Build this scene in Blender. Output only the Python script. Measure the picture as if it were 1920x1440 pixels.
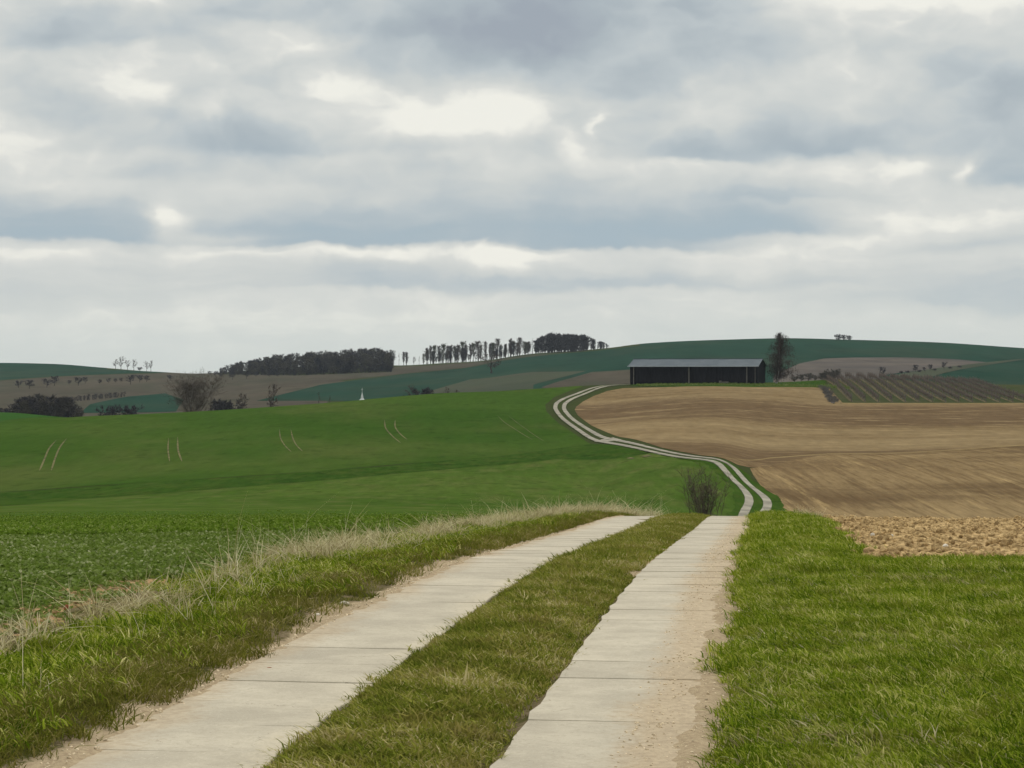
import bpy, math, random
import numpy as np
from mathutils import Vector, Matrix
from mathutils.geometry import delaunay_2d_cdt

# ------------------------------------------------------------------ camera, sky, sun, exposure
for o in list(bpy.data.objects):
    bpy.data.objects.remove(o)
sc = bpy.context.scene
COL = sc.collection
F = 4100.0            # focal length in pixels of a 1920 wide frame
HY = 700.0            # eye level row
EYE = 1.64

cam_d = bpy.data.cameras.new('camera')
cam_d.sensor_width = 36.0
cam_d.lens = 36.0 * F / 1920.0
cam_d.clip_start = 0.5
cam_d.clip_end = 20000
cam = bpy.data.objects.new('camera', cam_d)
cam.location = (0, 0, EYE)
cam.rotation_euler = (math.radians(90) - math.atan(20.0 / F), 0, 0)
COL.objects.link(cam)
sc.camera = cam

SUN_EL, SUN_AZ = 48.0, 28.0       # azimuth measured from +Y towards +X
sun_d = bpy.data.lights.new('sun', 'SUN')
sun_d.energy = 1.5
sun_d.angle = math.radians(24)
sun_d.color = (1.0, 0.96, 0.90)
sun = bpy.data.objects.new('sun', sun_d)
sun.rotation_euler = (math.radians(90 - SUN_EL), 0, math.radians(180 - SUN_AZ))
COL.objects.link(sun)

sc.view_settings.view_transform = 'Standard'
sc.view_settings.look = 'None'
sc.view_settings.gamma = 1
sc.view_settings.exposure = 0.0
sc.view_settings.use_curve_mapping = False
sc.cycles.use_denoising = True
sc.cycles.max_bounces = 5
sc.cycles.diffuse_bounces = 3
sc.cycles.transmission_bounces = 3
sc.cycles.transparent_max_bounces = 6
sc.cycles.volume_bounces = 0


def lin(c):
    return tuple((v / 255 / 12.92) if v / 255 <= 0.04045 else ((v / 255 + 0.055) / 1.055) ** 2.4 for v in c)


class NT:
    """small node expression builder"""
    def __init__(s, tree):
        s.t = tree
        s.n = tree.nodes
        s.l = tree.links

    def put(s, sock, v):
        if isinstance(v, bpy.types.NodeSocket):
            s.l.new(v, sock)
        elif v is not None:
            if hasattr(sock.default_value, '__len__') and len(sock.default_value) == 4 and len(v) == 3:
                v = (*v, 1)
            sock.default_value = v

    def m(s, op, a, b=None, c=None, clamp=False):
        n = s.n.new('ShaderNodeMath')
        n.operation = op
        n.use_clamp = clamp
        s.put(n.inputs[0], a)
        if b is not None: s.put(n.inputs[1], b)
        if c is not None: s.put(n.inputs[2], c)
        return n.outputs[0]

    def add(s, a, b): return s.m('ADD', a, b)
    def mul(s, a, b): return s.m('MULTIPLY', a, b)
    def sub(s, a, b): return s.m('SUBTRACT', a, b)

    def xyz(s, x, y, z=0.0):
        n = s.n.new('ShaderNodeCombineXYZ')
        s.put(n.inputs[0], x); s.put(n.inputs[1], y); s.put(n.inputs[2], z)
        return n.outputs[0]

    def sep(s, v):
        n = s.n.new('ShaderNodeSeparateXYZ')
        s.put(n.inputs[0], v)
        return n.outputs

    def noise(s, vec, scale=1.0, detail=4.0, rough=0.55, dist=0.0, lac=2.0):
        n = s.n.new('ShaderNodeTexNoise')
        s.put(n.inputs['Vector'], vec)
        n.inputs['Scale'].default_value = scale
        n.inputs['Detail'].default_value = detail
        n.inputs['Roughness'].default_value = rough
        n.inputs['Lacunarity'].default_value = lac
        n.inputs['Distortion'].default_value = dist
        return n.outputs['Fac']

    def scale(s, vec, sx, sy, sz=1.0, rz=0.0):
        n = s.n.new('ShaderNodeMapping')
        s.put(n.inputs['Vector'], vec)
        n.inputs['Scale'].default_value = (sx, sy, sz)
        n.inputs['Rotation'].default_value = (0, 0, rz)
        return n.outputs[0]

    def sstep(s, x, a, b, lo=0.0, hi=1.0):
        n = s.n.new('ShaderNodeMapRange')
        n.interpolation_type = 'SMOOTHSTEP'
        s.put(n.inputs['Value'], x)
        n.inputs['From Min'].default_value = a
        n.inputs['From Max'].default_value = b
        n.inputs['To Min'].default_value = lo
        n.inputs['To Max'].default_value = hi
        return n.outputs[0]

    def mix(s, f, a, b):
        n = s.n.new('ShaderNodeMix')
        n.data_type = 'RGBA'
        s.put(n.inputs[0], f); s.put(n.inputs[6], a); s.put(n.inputs[7], b)
        return n.outputs[2]

    def ramp(s, f, stops):
        n = s.n.new('ShaderNodeValToRGB')
        e = n.color_ramp.elements
        while len(e) < len(stops): e.new(0.5)
        for i, (p, c) in enumerate(stops):
            e[i].position = p
            e[i].color = (*c, 1)
        s.put(n.inputs[0], f)
        return n.outputs[0]


def build_world():
    w = bpy.data.worlds.new('World')
    sc.world = w
    w.use_nodes = True
    w.cycles.sampling_method = 'MANUAL'
    w.cycles.sample_map_resolution = 512
    t = NT(w.node_tree)
    t.n.clear()
    tc = t.n.new('ShaderNodeTexCoord').outputs['Generated']
    x, y, z = t.sep(tc)
    az = t.m('ARCTAN2', x, y)
    el = t.m('ARCSINE', z)
    P = t.m('MULTIPLY_ADD', az, F, 960.0)      # sky chart units: 4100 to the radian
    Q = t.m('MULTIPLY_ADD', el, -F, HY)
    # billowing edges: warp the chart with three scales of turbulence
    def warp(P_, Q_, sx, sy, ax, ay, z, det=4, rough=.6):
        a = t.noise(t.xyz(t.mul(P_, 1 / sx), t.mul(Q_, 1 / sy), z), 1.0, det, rough)
        b = t.noise(t.xyz(t.mul(P_, 1 / sx), t.mul(Q_, 1 / sy), z + 7.3), 1.0, det, rough)
        return t.m('MULTIPLY_ADD', t.sub(a, .5), ax, P_), t.m('MULTIPLY_ADD', t.sub(b, .5), ay, Q_)
    Pw, Qw = warp(P, Q, 260., 150., 170., 90., 0.0, 4, .55)
    Pw, Qw = warp(Pw, Qw, 70., 50., 46., 22., 2.0, 5, .55)
    up = t.sstep(Q, 470.0, 200.0)
    # generic broken overcast, everywhere: heaped overhead, flattened into banks towards the horizon
    heap = t.noise(t.xyz(t.mul(Pw, 1 / 330.), t.mul(Qw, 1 / 190.), 3.1), 1.0, 6, 0.56)
    bank = t.noise(t.xyz(t.mul(Pw, 1 / 620.), t.mul(Qw, 1 / 90.), 5.7), 1.0, 6, 0.55)
    streak = t.noise(t.xyz(t.mul(Pw, 1 / 420.), t.mul(Qw, 1 / 30.), 4.4), 1.0, 5, 0.55)
    lowv = t.add(t.mul(t.sub(bank, .5), .42), t.mul(t.sub(streak, .5), .22))
    V = t.add(t.mul(t.mul(t.sub(heap, .5), .68), up), t.mul(lowv, t.sub(1.0, up)))
    bil = t.m('ABSOLUTE', t.sub(t.noise(t.xyz(t.mul(Pw, 1 / 190.), t.mul(Qw, 1 / 120.), 9.9), 1.0, 3, .5), .5))
    V = t.m('MULTIPLY_ADD', t.sub(.11, bil), t.m('MULTIPLY_ADD', up, .55, .25), V)
    # rounded heads: smooth cells at two sizes, lit from above so each head is paler at its top
    for (sx, sy, z_, amp) in ((270., 130., 3.0, .28), (110., 60., 8.0, .07)):
        vo = t.n.new('ShaderNodeTexVoronoi'); vo.feature = 'SMOOTH_F1'; vo.inputs['Smoothness'].default_value = .35; vo.inputs['Scale'].default_value = 1.0
        t.l.new(t.xyz(t.mul(Pw, 1 / sx), t.mul(Qw, 1 / sy), z_), vo.inputs['Vector'])
        pz = t.sep(vo.outputs['Position'])[1]
        top = t.sub(pz, t.mul(Qw, 1 / sy))            # above the cell centre
        head = t.add(t.mul(t.sub(.48, vo.outputs['Distance']), .9), t.mul(t.m('MAXIMUM', t.m('MINIMUM', top, .6), -.6), .55))
        V = t.m('MULTIPLY_ADD', t.mul(head, amp), t.m('MULTIPLY_ADD', up, .75, .25), V)
    V = t.add(V, .58)

    def blob(cx, cy, sx, sy, amp, asym=None, tilt=0.0):
        """soft cloud bank; asym = (extent above, extent below)"""
        nonlocal V
        dx = t.mul(t.sub(Pw, cx), 1 / sx)
        dy0 = t.sub(Qw, cy)
        if tilt: dy0 = t.sub(dy0, t.mul(t.sub(Pw, cx), tilt))
        if asym:
            up = t.mul(t.m('MINIMUM', dy0, 0.0), 1 / asym[0])
            dn = t.mul(t.m('MAXIMUM', dy0, 0.0), 1 / asym[1])
            dy = t.add(up, dn)
        else:
            dy = t.mul(dy0, 1 / sy)
        r2 = t.add(t.mul(dx, dx), t.mul(dy, dy))
        g = t.m('EXPONENT', t.mul(r2, -1.0))
        V = t.m('MULTIPLY_ADD', g, amp, V)

    # dark undersides: fading upwards into the bank, ending at a firm lower rim
    for b in [
        (170, 78, 260, 0, -.30, (60, 26)), (930, 40, 300, 0, -.30, (70, 80)), (1270, 105, 330, 0, -.34, (110, 60)),
        (1000, 20, 330, 0, -.16, (80, 60)), (880, 120, 200, 0, -.12, (60, 40)), (480, 20, 150, 0, -.16, (30, 20)),
        (460, 276, 330, 0, -.26, (60, 14)), (100, 450, 240, 0, -.36, (80, 9)), (520, 452, 230, 0, -.22, (50, 9)),
        (880, 456, 400, 0, -.33, (80, 9)), (1230, 460, 260, 0, -.28, (90, 10)), (1440, 432, 150, 0, -.20, (60, 12)),
        (1290, 296, 130, 0, -.28, (50, 12)), (1560, 278, 140, 0, -.28, (80, 14)), (1780, 225, 170, 0, -.24, (90, 60)),
        (1890, 345, 110, 0, -.34, (150, 16)), (760, 538, 300, 0, -.26, (26, 9)), (1500, 374, 130, 0, -.16, (26, 8)),
        (1800, 475, 200, 0, -.20, (26, 10)), (1250, 528, 300, 0, -.18, (24, 9)), (300, 330, 260, 0, -.12, (40, 14)),
        (180, 570, 400, 0, -.10, (30, 14)), (1830, 570, 260, 0, -.22, (36, 20)), (110, 190, 110, 0, -.14, (90, 60)),
        (1120, 215, 260, 0, -.12, (60, 60)), (700, 398, 160, 0, -.10, (30, 14)),
    ]: blob(*b[:5], asym=b[5])
    # sunlit tops
    for b in [
        (20, 262, 90, 0, .40, (40, 26)), (260, 195, 70, 0, .26, (40, 42)), (385, 226, 50, 0, .20, (22, 22)),
        (530, 66, 90, 0, .32, (30, 40)), (300, 12, 110, 0, .24, (12, 18)), (660, 160, 80, 0, .26, (30, 26)),
        (800, 215, 120, 0, .40, (44, 42)), (950, 232, 80, 0, .46, (46, 36)), (1085, 285, 36, 0, .42, (40, 26)),
        (1125, 240, 10, 0, .25, (26, 30)), (1720, 0, 210, 0, .55, (60, 42)), (332, 410, 36, 0, .40, (28, 30)),
        (430, 446, 110, 0, .26, (12, 22)), (640, 476, 300, 0, .26, (10, 16)), (960, 486, 80, 0, .32, (18, 22)),
        (1500, 456, 280, 0, .22, (14, 22)), (1750, 415, 200, 0, .24, (18, 30)), (1680, 308, 90, 0, .28, (16, 30)),
        (1300, 316, 260, 0, .18, (14, 30)), (1808, 325, 16, 0, .34, (26, 20)), (60, 482, 120, 0, .20, (14, 20)),
        (100, 120, 200, 0, .10, (20, 40)), (900, 300, 300, 0, .12, (20, 50)), (560, 215, 240, 0, .08, (60, 40)),
        (200, 350, 160, 0, .12, (20, 40)), (1450, 160, 300, 0, .08, (50, 80)), (800, 600, 900, 0, .14, (50, 90)),
        (700, 380, 60, 0, .14, (18, 20)), (120, 300, 200, 0, .10, (14, 30)),
    ]: blob(*b[:5], asym=b[5])
    # crisp knobbly relief where the sun catches the heads
    knob = t.noise(t.xyz(t.mul(Pw, 1 / 110.), t.mul(Qw, 1 / 75.), 21.0), 1.0, 5, 0.58)
    V = t.m('MULTIPLY_ADD', t.mul(t.sub(knob, 0.5), t.sstep(V, .45, .8)), 0.5, V)
    V = t.m('MULTIPLY_ADD', t.sstep(V, .66, .80), .07, V)      # firm rims on the brightest heads
    col = t.ramp(V, [(0.0, lin((160, 169, 179))), (0.20, lin((174, 184, 190))), (0.38, lin((191, 199, 202))),
                     (0.54, lin((207, 211, 209))), (0.72, lin((223, 224, 219))), (0.95, lin((243, 242, 233)))])
    # bluer cast low in the sky where the banks are far off, neutral grey overhead
    low = t.sstep(Q, 200.0, 440.0)
    blue = t.mul(t.mul(low, t.sstep(V, 0.50, 0.1)), 0.8)
    col = t.mix(blue, col, lin((167, 186, 197)))
    # pale haze just above the land
    hz = t.mul(t.sstep(Q, 500.0, 690.0), 0.70)
    col = t.mix(hz, col, lin((210, 217, 212)))
    # an overcast sky grows brighter towards the zenith
    gain = t.sstep(el, 0.19, 1.1, 1.0, 1.9)
    sc_ = t.n.new('ShaderNodeVectorMath'); sc_.operation = 'SCALE'
    t.l.new(col, sc_.inputs[0]); t.l.new(gain, sc_.inputs['Scale'])
    b1 = t.n.new('ShaderNodeBackground'); t.l.new(sc_.outputs[0], b1.inputs[0]); b1.inputs[1].default_value = 0.98
    sky = t.n.new('ShaderNodeTexSky'); sky.sky_type = 'NISHITA'; sky.sun_disc = False
    sky.sun_elevation = math.radians(SUN_EL); sky.sun_rotation = math.radians(SUN_AZ)
    b2 = t.n.new('ShaderNodeBackground'); t.l.new(sky.outputs[0], b2.inputs[0]); b2.inputs[1].default_value = 0.08
    mx = t.n.new('ShaderNodeMixShader'); mx.inputs[0].default_value = 0.97
    t.l.new(b2.outputs[0], mx.inputs[1]); t.l.new(b1.outputs[0], mx.inputs[2])
    out = t.n.new('ShaderNodeOutputWorld')
    t.l.new(mx.outputs[0], out.inputs['Surface'])


build_world()

# ------------------------------------------------------------------ terrain height
def pchip(xk, yk, x):
    xk = np.asarray(xk, float); yk = np.asarray(yk, float)
    h = np.diff(xk); d = np.diff(yk) / h
    m = np.zeros_like(yk)
    for i in range(1, len(xk) - 1):
        if d[i - 1] * d[i] > 0:
            w1 = 2 * h[i] + h[i - 1]; w2 = h[i] + 2 * h[i - 1]
            m[i] = (w1 + w2) / (w1 / d[i - 1] + w2 / d[i])
    m[0] = d[0]; m[-1] = d[-1]
    i = np.clip(np.searchsorted(xk, x) - 1, 0, len(h) - 1)
    tt = np.clip((x - xk[i]) / h[i], 0, 1)
    return ((2 * tt**3 - 3 * tt**2 + 1) * yk[i] + (tt**3 - 2 * tt**2 + tt) * h[i] * m[i]
            + (-2 * tt**3 + 3 * tt**2) * yk[i + 1] + (tt**3 - tt**2) * h[i] * m[i + 1])

NEARK = [9.1, 13.7, 18.8]
NEARY = [1440, 1201, 1082]
# survey of the valley: bearing column -> (distance, sight line row)
SURV = {
    0:    [(25,1032),(32,1008),(40,996),(50,988),(70,975),(100,966),(150,955),(200,945),(240,931),(270,902),(300,874),(350,829),(400,800),(430,792),(470,796),(520,774),(560,785),(640,800)],
    150:  [(25,1031),(32,1006),(40,994),(50,986),(70,974),(100,965),(150,953),(200,942),(240,925),(270,900),(300,873),(350,827),(400,796),(440,782),(470,785),(520,784),(560,795),(640,800)],
    300:  [(25,1030),(32,1003),(40,990),(50,984),(70,973),(100,965),(150,952),(200,940),(240,918),(270,895),(300,870),(350,828),(400,795),(445,776),(480,777),(520,785),(560,795),(640,800)],
    600:  [(25,1029),(32,999),(40,982),(50,980),(70,972),(100,963),(150,951),(200,936),(230,918),(260,896),(300,865),(350,826),(400,790),(440,768),(480,757.5),(510,757),(560,768),(640,785)],
    900:  [(25,1028),(32,997),(40,975),(50,974),(70,974),(100,968),(150,956),(200,940),(235,912),(270,884),(300,864),(345,834),(400,792),(440,765),(480,743),(510,735),(540,738),(640,760)],
    1100: [(25,1028),(32,997),(40,973),(50,972),(70,980),(100,978),(150,966),(200,950),(250,905),(300,850),(340,831),(380,806),(420,785),(460,764),(500,740),(530,724),(560,723),(640,735)],
    1220: [(25,1028),(32,997),(40,972),(50,974),(70,990),(100,990),(150,976),(200,955),(240,890),(270,859),(305,837),(345,813),(400,786),(450,760),(500,733),(527,721),(560,719),(640,728)],
    1340: [(25,1028),(32,997),(40,971.5),(44,969.5),(50,976),(70,996),(100,1000),(150,990),(180,978),(200,964),(228,900),(254,863),(270,855),(305,838),(350,812),(400,782),(450,753),(500,729),(527,719.5),(560,717),(600,720),(640,728)],
    1440: [(25,1029),(32,999),(40,975),(44,972),(50,978),(70,1002),(100,1008),(150,997),(200,970),(228,925),(260,888),(290,862),(320,844),(360,818),(400,790),(450,757),(500,731),(527,720),(560,717),(600,718),(640,724)],
    1600: [(25,1030),(32,1001),(40,982),(44,979),(50,983),(70,1010),(100,1015),(150,1002),(200,979),(230,930),(260,890),(290,862),(320,845),(360,822),(400,797),(440,772),(470,757),(500,738),(530,721),(560,711),(600,712),(640,718)],
    1920: [(25,1030),(32,1002),(40,984),(44,981),(50,984),(70,1010),(100,1015),(150,1002),(200,981),(230,930),(260,885),(290,855),(320,838),(360,818),(400,795),(440,772),(470,757.5),(500,743),(530,731),(560,722),(600,721),(640,725)],
}
# far hills: column -> (row at 850 m, skyline row, skyline distance)
FARC = [(-900,775,684,1750),(-300,782,680,1750),(0,786,680.5,1750),(100,786,682.5,1750),(200,785,690,1700),(290,784,697,1650),(370,780,700.5,1650),
        (420,778,698,1650),(520,774,690,1680),(600,770,685,1700),(680,766,682,1700),(735,762,685,1650),(760,760,685,1620),(830,756,681,1600),
        (900,750,677,1580),(1000,738,663,1560),(1060,735,659,1550),(1145,732,652,1500),(1200,730,645,1480),(1280,728,640,1480),(1350,727,637.5,1480),(1480,726,634.5,1480),
        (1580,723,637,1480),(1750,722,642,1480),(1920,723,653,1500),(2200,726,668,1550),(2800,730,680,1700)]

GY = np.concatenate([np.linspace(9.1, 60, 200), np.geomspace(61, 660, 420)])
cols_n = sorted(SURV)
tabn = []
for c in cols_n:
    k = SURV[c]
    Yk = NEARK + [a for a, b in k]; yk = NEARY + [b for a, b in k]
    zk = [-(b - HY) * a / F for a, b in zip(Yk, yk)]
    tabn.append(pchip(Yk, zk, GY))
tabn = np.array(tabn)
PXG = np.arange(-100, 2021, 10.0)
tabN = np.array([pchip([-100] + cols_n + [2020], np.concatenate([[tabn[0, j]], tabn[:, j], [tabn[-1, j]]]), PXG) for j in range(len(GY))])
GF = np.geomspace(560, 3000, 300)
cf = [a[0] for a in FARC]
tabf = []
for (c, y8, ys, Ys) in FARC:
    fr = [0, .18, .4, .65, .85, .95, 1.0]
    sy = [0, .27, .52, .77, .93, .985, 1.0]
    Yk = [560] + [850 + f * (Ys - 850) for f in fr] + [Ys * 1.05, Ys * 1.2, 3000]
    yk = [y8 + 22] + [y8 + s * (ys - y8) for s in sy] + [ys + .6, ys + 8, 730]
    tabf.append(pchip(Yk, [-(b - HY) * a / F for a, b in zip(Yk, yk)], GF))
tabf = np.array(tabf)
PXF = np.arange(-900, 2801, 10.0)
tabF = np.array([pchip(cf, tabf[:, j], PXF) for j in range(len(GF))])


def lookup(tab, rows, px0, dpx, Y, px):
    j = np.clip(np.interp(Y, rows, np.arange(len(rows))), 0, len(rows) - 1.001)
    i = np.clip((px - px0) / dpx, 0, tab.shape[1] - 1.001)
    j0 = j.astype(int); i0 = i.astype(int); fj = j - j0; fi = i - i0
    return ((tab[j0, i0] * (1 - fi) + tab[j0, i0 + 1] * fi) * (1 - fj) + (tab[j0 + 1, i0] * (1 - fi) + tab[j0 + 1, i0 + 1] * fi) * fj)


def H(X, Y):
    """ground height in metres, vectorised"""
    X = np.asarray(X, float); Y = np.asarray(Y, float)
    px = 960 + F * X / np.maximum(Y, 12.0)
    zn = lookup(tabN, GY, -100, 10, np.clip(Y, 9.1, 659), px)
    zf = lookup(tabF, GF, -900, 10, np.clip(Y, 561, 2999), px)
    s = np.clip((Y - 570) / 80, 0, 1); s = s * s * (3 - 2 * s)
    return zn * (1 - s) + zf * s + EYE


def at(px, py, y0=9.2, y1=2500):
    """the ground point seen from the tripod in that direction"""
    Ys = np.geomspace(y0, y1, 4000)
    X = (px - 960) / F * Ys
    ray = EYE - (py - HY) / F * Ys
    below = np.nonzero(H(X, Ys) >= ray)[0]
    if len(below) == 0:
        r = (H(X, Ys) - ray) / Ys
        k = int(np.argmax(np.where(Ys > max(y0, 12), r, -9)))
    else:
        k = below[0]
    return float(X[k]), float(Ys[k])


def cen(Y):
    """centre of the farm track where it runs straight"""
    return -0.55 + 0.1185 * (np.asarray(Y, float) - 9.1)


rng = np.random.default_rng(7)
_lat = rng.random((256, 256))
def vnoise(x, y):
    xi = np.floor(x).astype(int); yi = np.floor(y).astype(int)
    fx = x - xi; fy = y - yi
    fx = fx * fx * (3 - 2 * fx); fy = fy * fy * (3 - 2 * fy)
    g = lambda a, b: _lat[a % 256, b % 256]
    return (g(xi, yi) * (1 - fx) + g(xi + 1, yi) * fx) * (1 - fy) + (g(xi, yi + 1) * (1 - fx) + g(xi + 1, yi + 1) * fx) * fy
def fbm(x, y, o=4):
    r = 0; a = .5
    for i in range(o):
        r = r + a * vnoise(x + 17.3 * i, y + 9.1 * i); x = x * 2.03; y = y * 2.03; a *= .5
    return r

# ------------------------------------------------------------------ object helpers
def mesh_obj(name, verts, faces, mat, parent=None, smooth=False, loc=(0, 0, 0), mats=None, fmat=None):
    me = bpy.data.meshes.new(name)
    me.from_pydata([tuple(v) for v in verts], [], faces)
    if mats:
        for m_ in mats: me.materials.append(m_)
        if fmat is not None: me.polygons.foreach_set('material_index', fmat)
    elif mat: me.materials.append(mat)
    if smooth: me.polygons.foreach_set('use_smooth', [True] * len(me.polygons))
    me.update()
    o = bpy.data.objects.new(name, me)
    o.location = loc
    COL.objects.link(o)
    if parent: o.parent = parent
    return o


def empty(name, loc=(0, 0, 0), rz=0.0):
    o = bpy.data.objects.new(name, None)
    o.location = loc; o.rotation_euler = (0, 0, rz)
    COL.objects.link(o)
    return o


def tag(o, label=None, cat=None, group=None, kind=None):
    if label: o['label'] = label
    if cat: o['category'] = cat
    if group: o['group'] = group
    if kind: o['kind'] = kind
    return o


def copy_tree(o, parent=None):
    c = o.copy()
    COL.objects.link(c)
    if parent: c.parent = parent
    for ch in o.children:
        copy_tree(ch, c)
    return c


def material(name, fn, rough=0.9, spec=0.2):
    m = bpy.data.materials.new(name)
    m.use_nodes = True
    t = NT(m.node_tree)
    b = t.n['Principled BSDF']
    b.inputs['Roughness'].default_value = rough
    b.inputs['Specular IOR Level'].default_value = spec
    t.b = b
    geo = t.n.new('ShaderNodeNewGeometry')
    t.pos = geo.outputs['Position']
    c = fn(t)
    if c is not None: t.put(b.inputs['Base Color'], c)
    return m


def bump(t, h, strength=0.5, dist=0.02):
    n = t.n.new('ShaderNodeBump')
    n.inputs['Strength'].default_value = strength
    n.inputs['Distance'].default_value = dist
    t.l.new(h, n.inputs['Height'])
    t.l.new(n.outputs[0], t.b.inputs['Normal'])


def plain(name, c, rough=0.8, var=0.25, sc_=3.0, spec=.04):
    def f(t):
        n = t.noise(t.pos, sc_, 4)
        return t.mix(t.sstep(n, .3, .7), tuple(v * (1 - var) for v in c), tuple(v * (1 + var) for v in c))
    return material(name, f, rough, spec)

# ---- ground materials
def mat_field(name, a, b, c=None, s1=0.02, s2=0.25, stretch=(1, 1), rz=0.0, s3=3.0, amt3=.25):
    """a crop or soil surface: broad drifts, streaks along the drill rows, fine mottling"""
    def f(t):
        n1 = t.noise(t.pos, s1, 4, .6)
        v2 = t.scale(t.pos, stretch[0], stretch[1], 1, rz)
        n2 = t.noise(v2, s2, 5, .65)
        n3 = t.noise(t.scale(t.pos, 1, .16), s3, 5, .7)
        col = t.mix(t.sstep(n1, .35, .65), a, b)
        col = t.mix(t.mul(t.sstep(n2, .42, .72), .75), col, c or b)
        dash = t.noise(t.scale(t.pos, 1, .5), s3 * .55, 4, .6)
        col = t.mix(t.mul(t.sstep(dash, .56, .66), amt3 * .9), col, tuple(v * .45 for v in a))
        k = t.add(t.mul(t.sub(n3, .5), amt3 * 2), 1.0)
        sc_ = t.n.new('ShaderNodeVectorMath'); sc_.operation = 'SCALE'
        t.l.new(col, sc_.inputs[0]); t.l.new(k, sc_.inputs['Scale'])
        return sc_.outputs[0]
    return material(name, f, .95, 0)


M = {}
M['base'] = mat_field('rough_pasture', (.034, .048, .015), (.040, .052, .017), (.052, .050, .024))
M['wheat'] = mat_field('winter_wheat', (.031, .067, .009), (.044, .080, .013), (.070, .086, .022), .014, .03, (1, .4), 0, .6, .34)
M['meadow'] = mat_field('young_meadow', (.043, .080, .012), (.060, .096, .017), (.086, .100, .028), .03, .30, (1, .3), 0, .9, .42)
M['rank'] = mat_field('rank_grass', (.026, .058, .008), (.034, .068, .010), (.054, .074, .015), .04, .5, (1, .4), 0, .9, .5)
M['farwheat'] = mat_field('far_green_crop', (.0130, .0400, .0260), (.0175, .0460, .0290), (.0330, .0480, .0290), .004, .012, (1, .5), .3, .05, .36)
M['farbrown'] = mat_field('far_brown_fallow', (0.0638, 0.0551, 0.0406), (0.0783, 0.0653, 0.0479), (0.0493, 0.0536, 0.0348), .006, .03, (1, .3), .3, .08, .3)
M['farpurple'] = mat_field('far_stubble', (0.0870, 0.0750, 0.0660), (0.1110, 0.0930, 0.0780), (0.0660, 0.0630, 0.0600), .008, .03, (.5, 1), .2, .08, .35)
M['farolive'] = mat_field('far_old_grass', (0.0468, 0.0559, 0.0364), (0.0572, 0.0650, 0.0416), (0.0650, 0.0624, 0.0442), .006, .02, (1, .4), .3, .2, .1)
M['farlime'] = mat_field('far_bright_grass', (.028, .075, .014), (.032, .08, .015))


def pl(c):
    r, g, b = lin(c)
    return (r * .70, g * .71, b * .68)

def f_plough(t):
    d = t.noise(t.pos, .010, 3, .5)
    # drifts of paler, drier soil across the slope
    b2 = t.noise(t.scale(t.pos, 1, 2.6, 1, .05), .014, 5, .6)
    rows = t.noise(t.scale(t.pos, 1.0, .030, 1, math.radians(4)), .42, 6, .75)
    rows2 = t.noise(t.scale(t.pos, 1.0, .09, 1, math.radians(14)), .35, 4, .65)
    fine = t.noise(t.scale(t.pos, 1, .12, 1, math.radians(4)), 1.5, 6, .75)
    col = t.mix(t.sstep(b2, .36, .62), pl((112, 92, 68)), pl((150, 127, 94)))
    col = t.mix(t.mul(t.sstep(d, .45, .65), .5), col, pl((122, 100, 74)))
    fur = t.noise(t.scale(t.pos, 1.0, .012, 1, math.radians(4)), 1.5, 3, .6)
    col = t.mix(t.mul(t.sstep(fur, .48, .62), .45), col, pl((104, 83, 60)))
    col = t.mix(t.mul(t.sstep(rows, .54, .68), .6), col, pl((182, 155, 112)))
    col = t.mix(t.mul(t.sstep(rows, .44, .30), .5), col, pl((92, 73, 53)))
    col = t.mix(t.mul(t.sstep(rows2, .55, .75), .4), col, pl((168, 143, 104)))
    k = t.add(t.mul(t.sub(fine, .5), 1.3), 1.04)
    s = t.n.new('ShaderNodeVectorMath'); s.operation = 'SCALE'
    t.l.new(col, s.inputs[0]); t.l.new(k, s.inputs['Scale'])
    bump(t, rows, .5, .12)
    return s.outputs[0]
M['plough'] = material('harrowed_soil', f_plough, .95, 0)


def f_plough_up(t):
    b2 = t.noise(t.scale(t.pos, .5, 2.2, 1, 0), .016, 5, .6)
    rows = t.noise(t.scale(t.pos, .25, 1.0, 1, math.radians(-28)), .30, 5, .7)
    fine = t.noise(t.scale(t.pos, .5, .16, 1, math.radians(-20)), .9, 6, .75)
    y = t.sep(t.pos)[1]
    # a belt of darker, damper soil along the middle of the slope and at its foot
    w = t.add(y, t.mul(t.sub(b2, .5), 70.0))
    belt = t.add(t.mul(t.sstep(w, 395, 412), t.sstep(w, 475, 450)), t.mul(t.sstep(w, 268, 285), t.sstep(w, 325, 308)))
    col = t.mix(t.sstep(b2, .34, .66), pl((148, 127, 96)), pl((129, 108, 80)))
    col = t.mix(t.mul(belt, .8), col, pl((104, 84, 64)))
    col = t.mix(t.mul(t.sstep(rows, .52, .68), .7), col, pl((165, 142, 108)))
    col = t.mix(t.mul(t.sstep(rows, .44, .30), .35), col, pl((92, 73, 53)))
    k = t.add(t.mul(t.sub(fine, .5), 1.1), 1.04)
    s = t.n.new('ShaderNodeVectorMath'); s.operation = 'SCALE'
    t.l.new(col, s.inputs[0]); t.l.new(k, s.inputs['Scale'])
    return s.outputs[0]
M['plough_up'] = material('upper_harrowed_soil', f_plough_up, .95, 0)
M['headland'] = mat_field('pale_headland_soil', lin((134, 116, 82)), lin((122, 104, 74)), lin((108, 90, 64)), .05, .4)
M['vinegrass'] = mat_field('vineyard_grass', (.040, .052, .020), (.050, .058, .024), (.072, .064, .040), .05, .3)
M['lane'] = plain('lane_concrete', (.25, .228, .18), .9, .28, .35)
M['tram'] = plain('wheel_rut_straw', (.105, .095, .036), .9, .35, .3)

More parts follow.
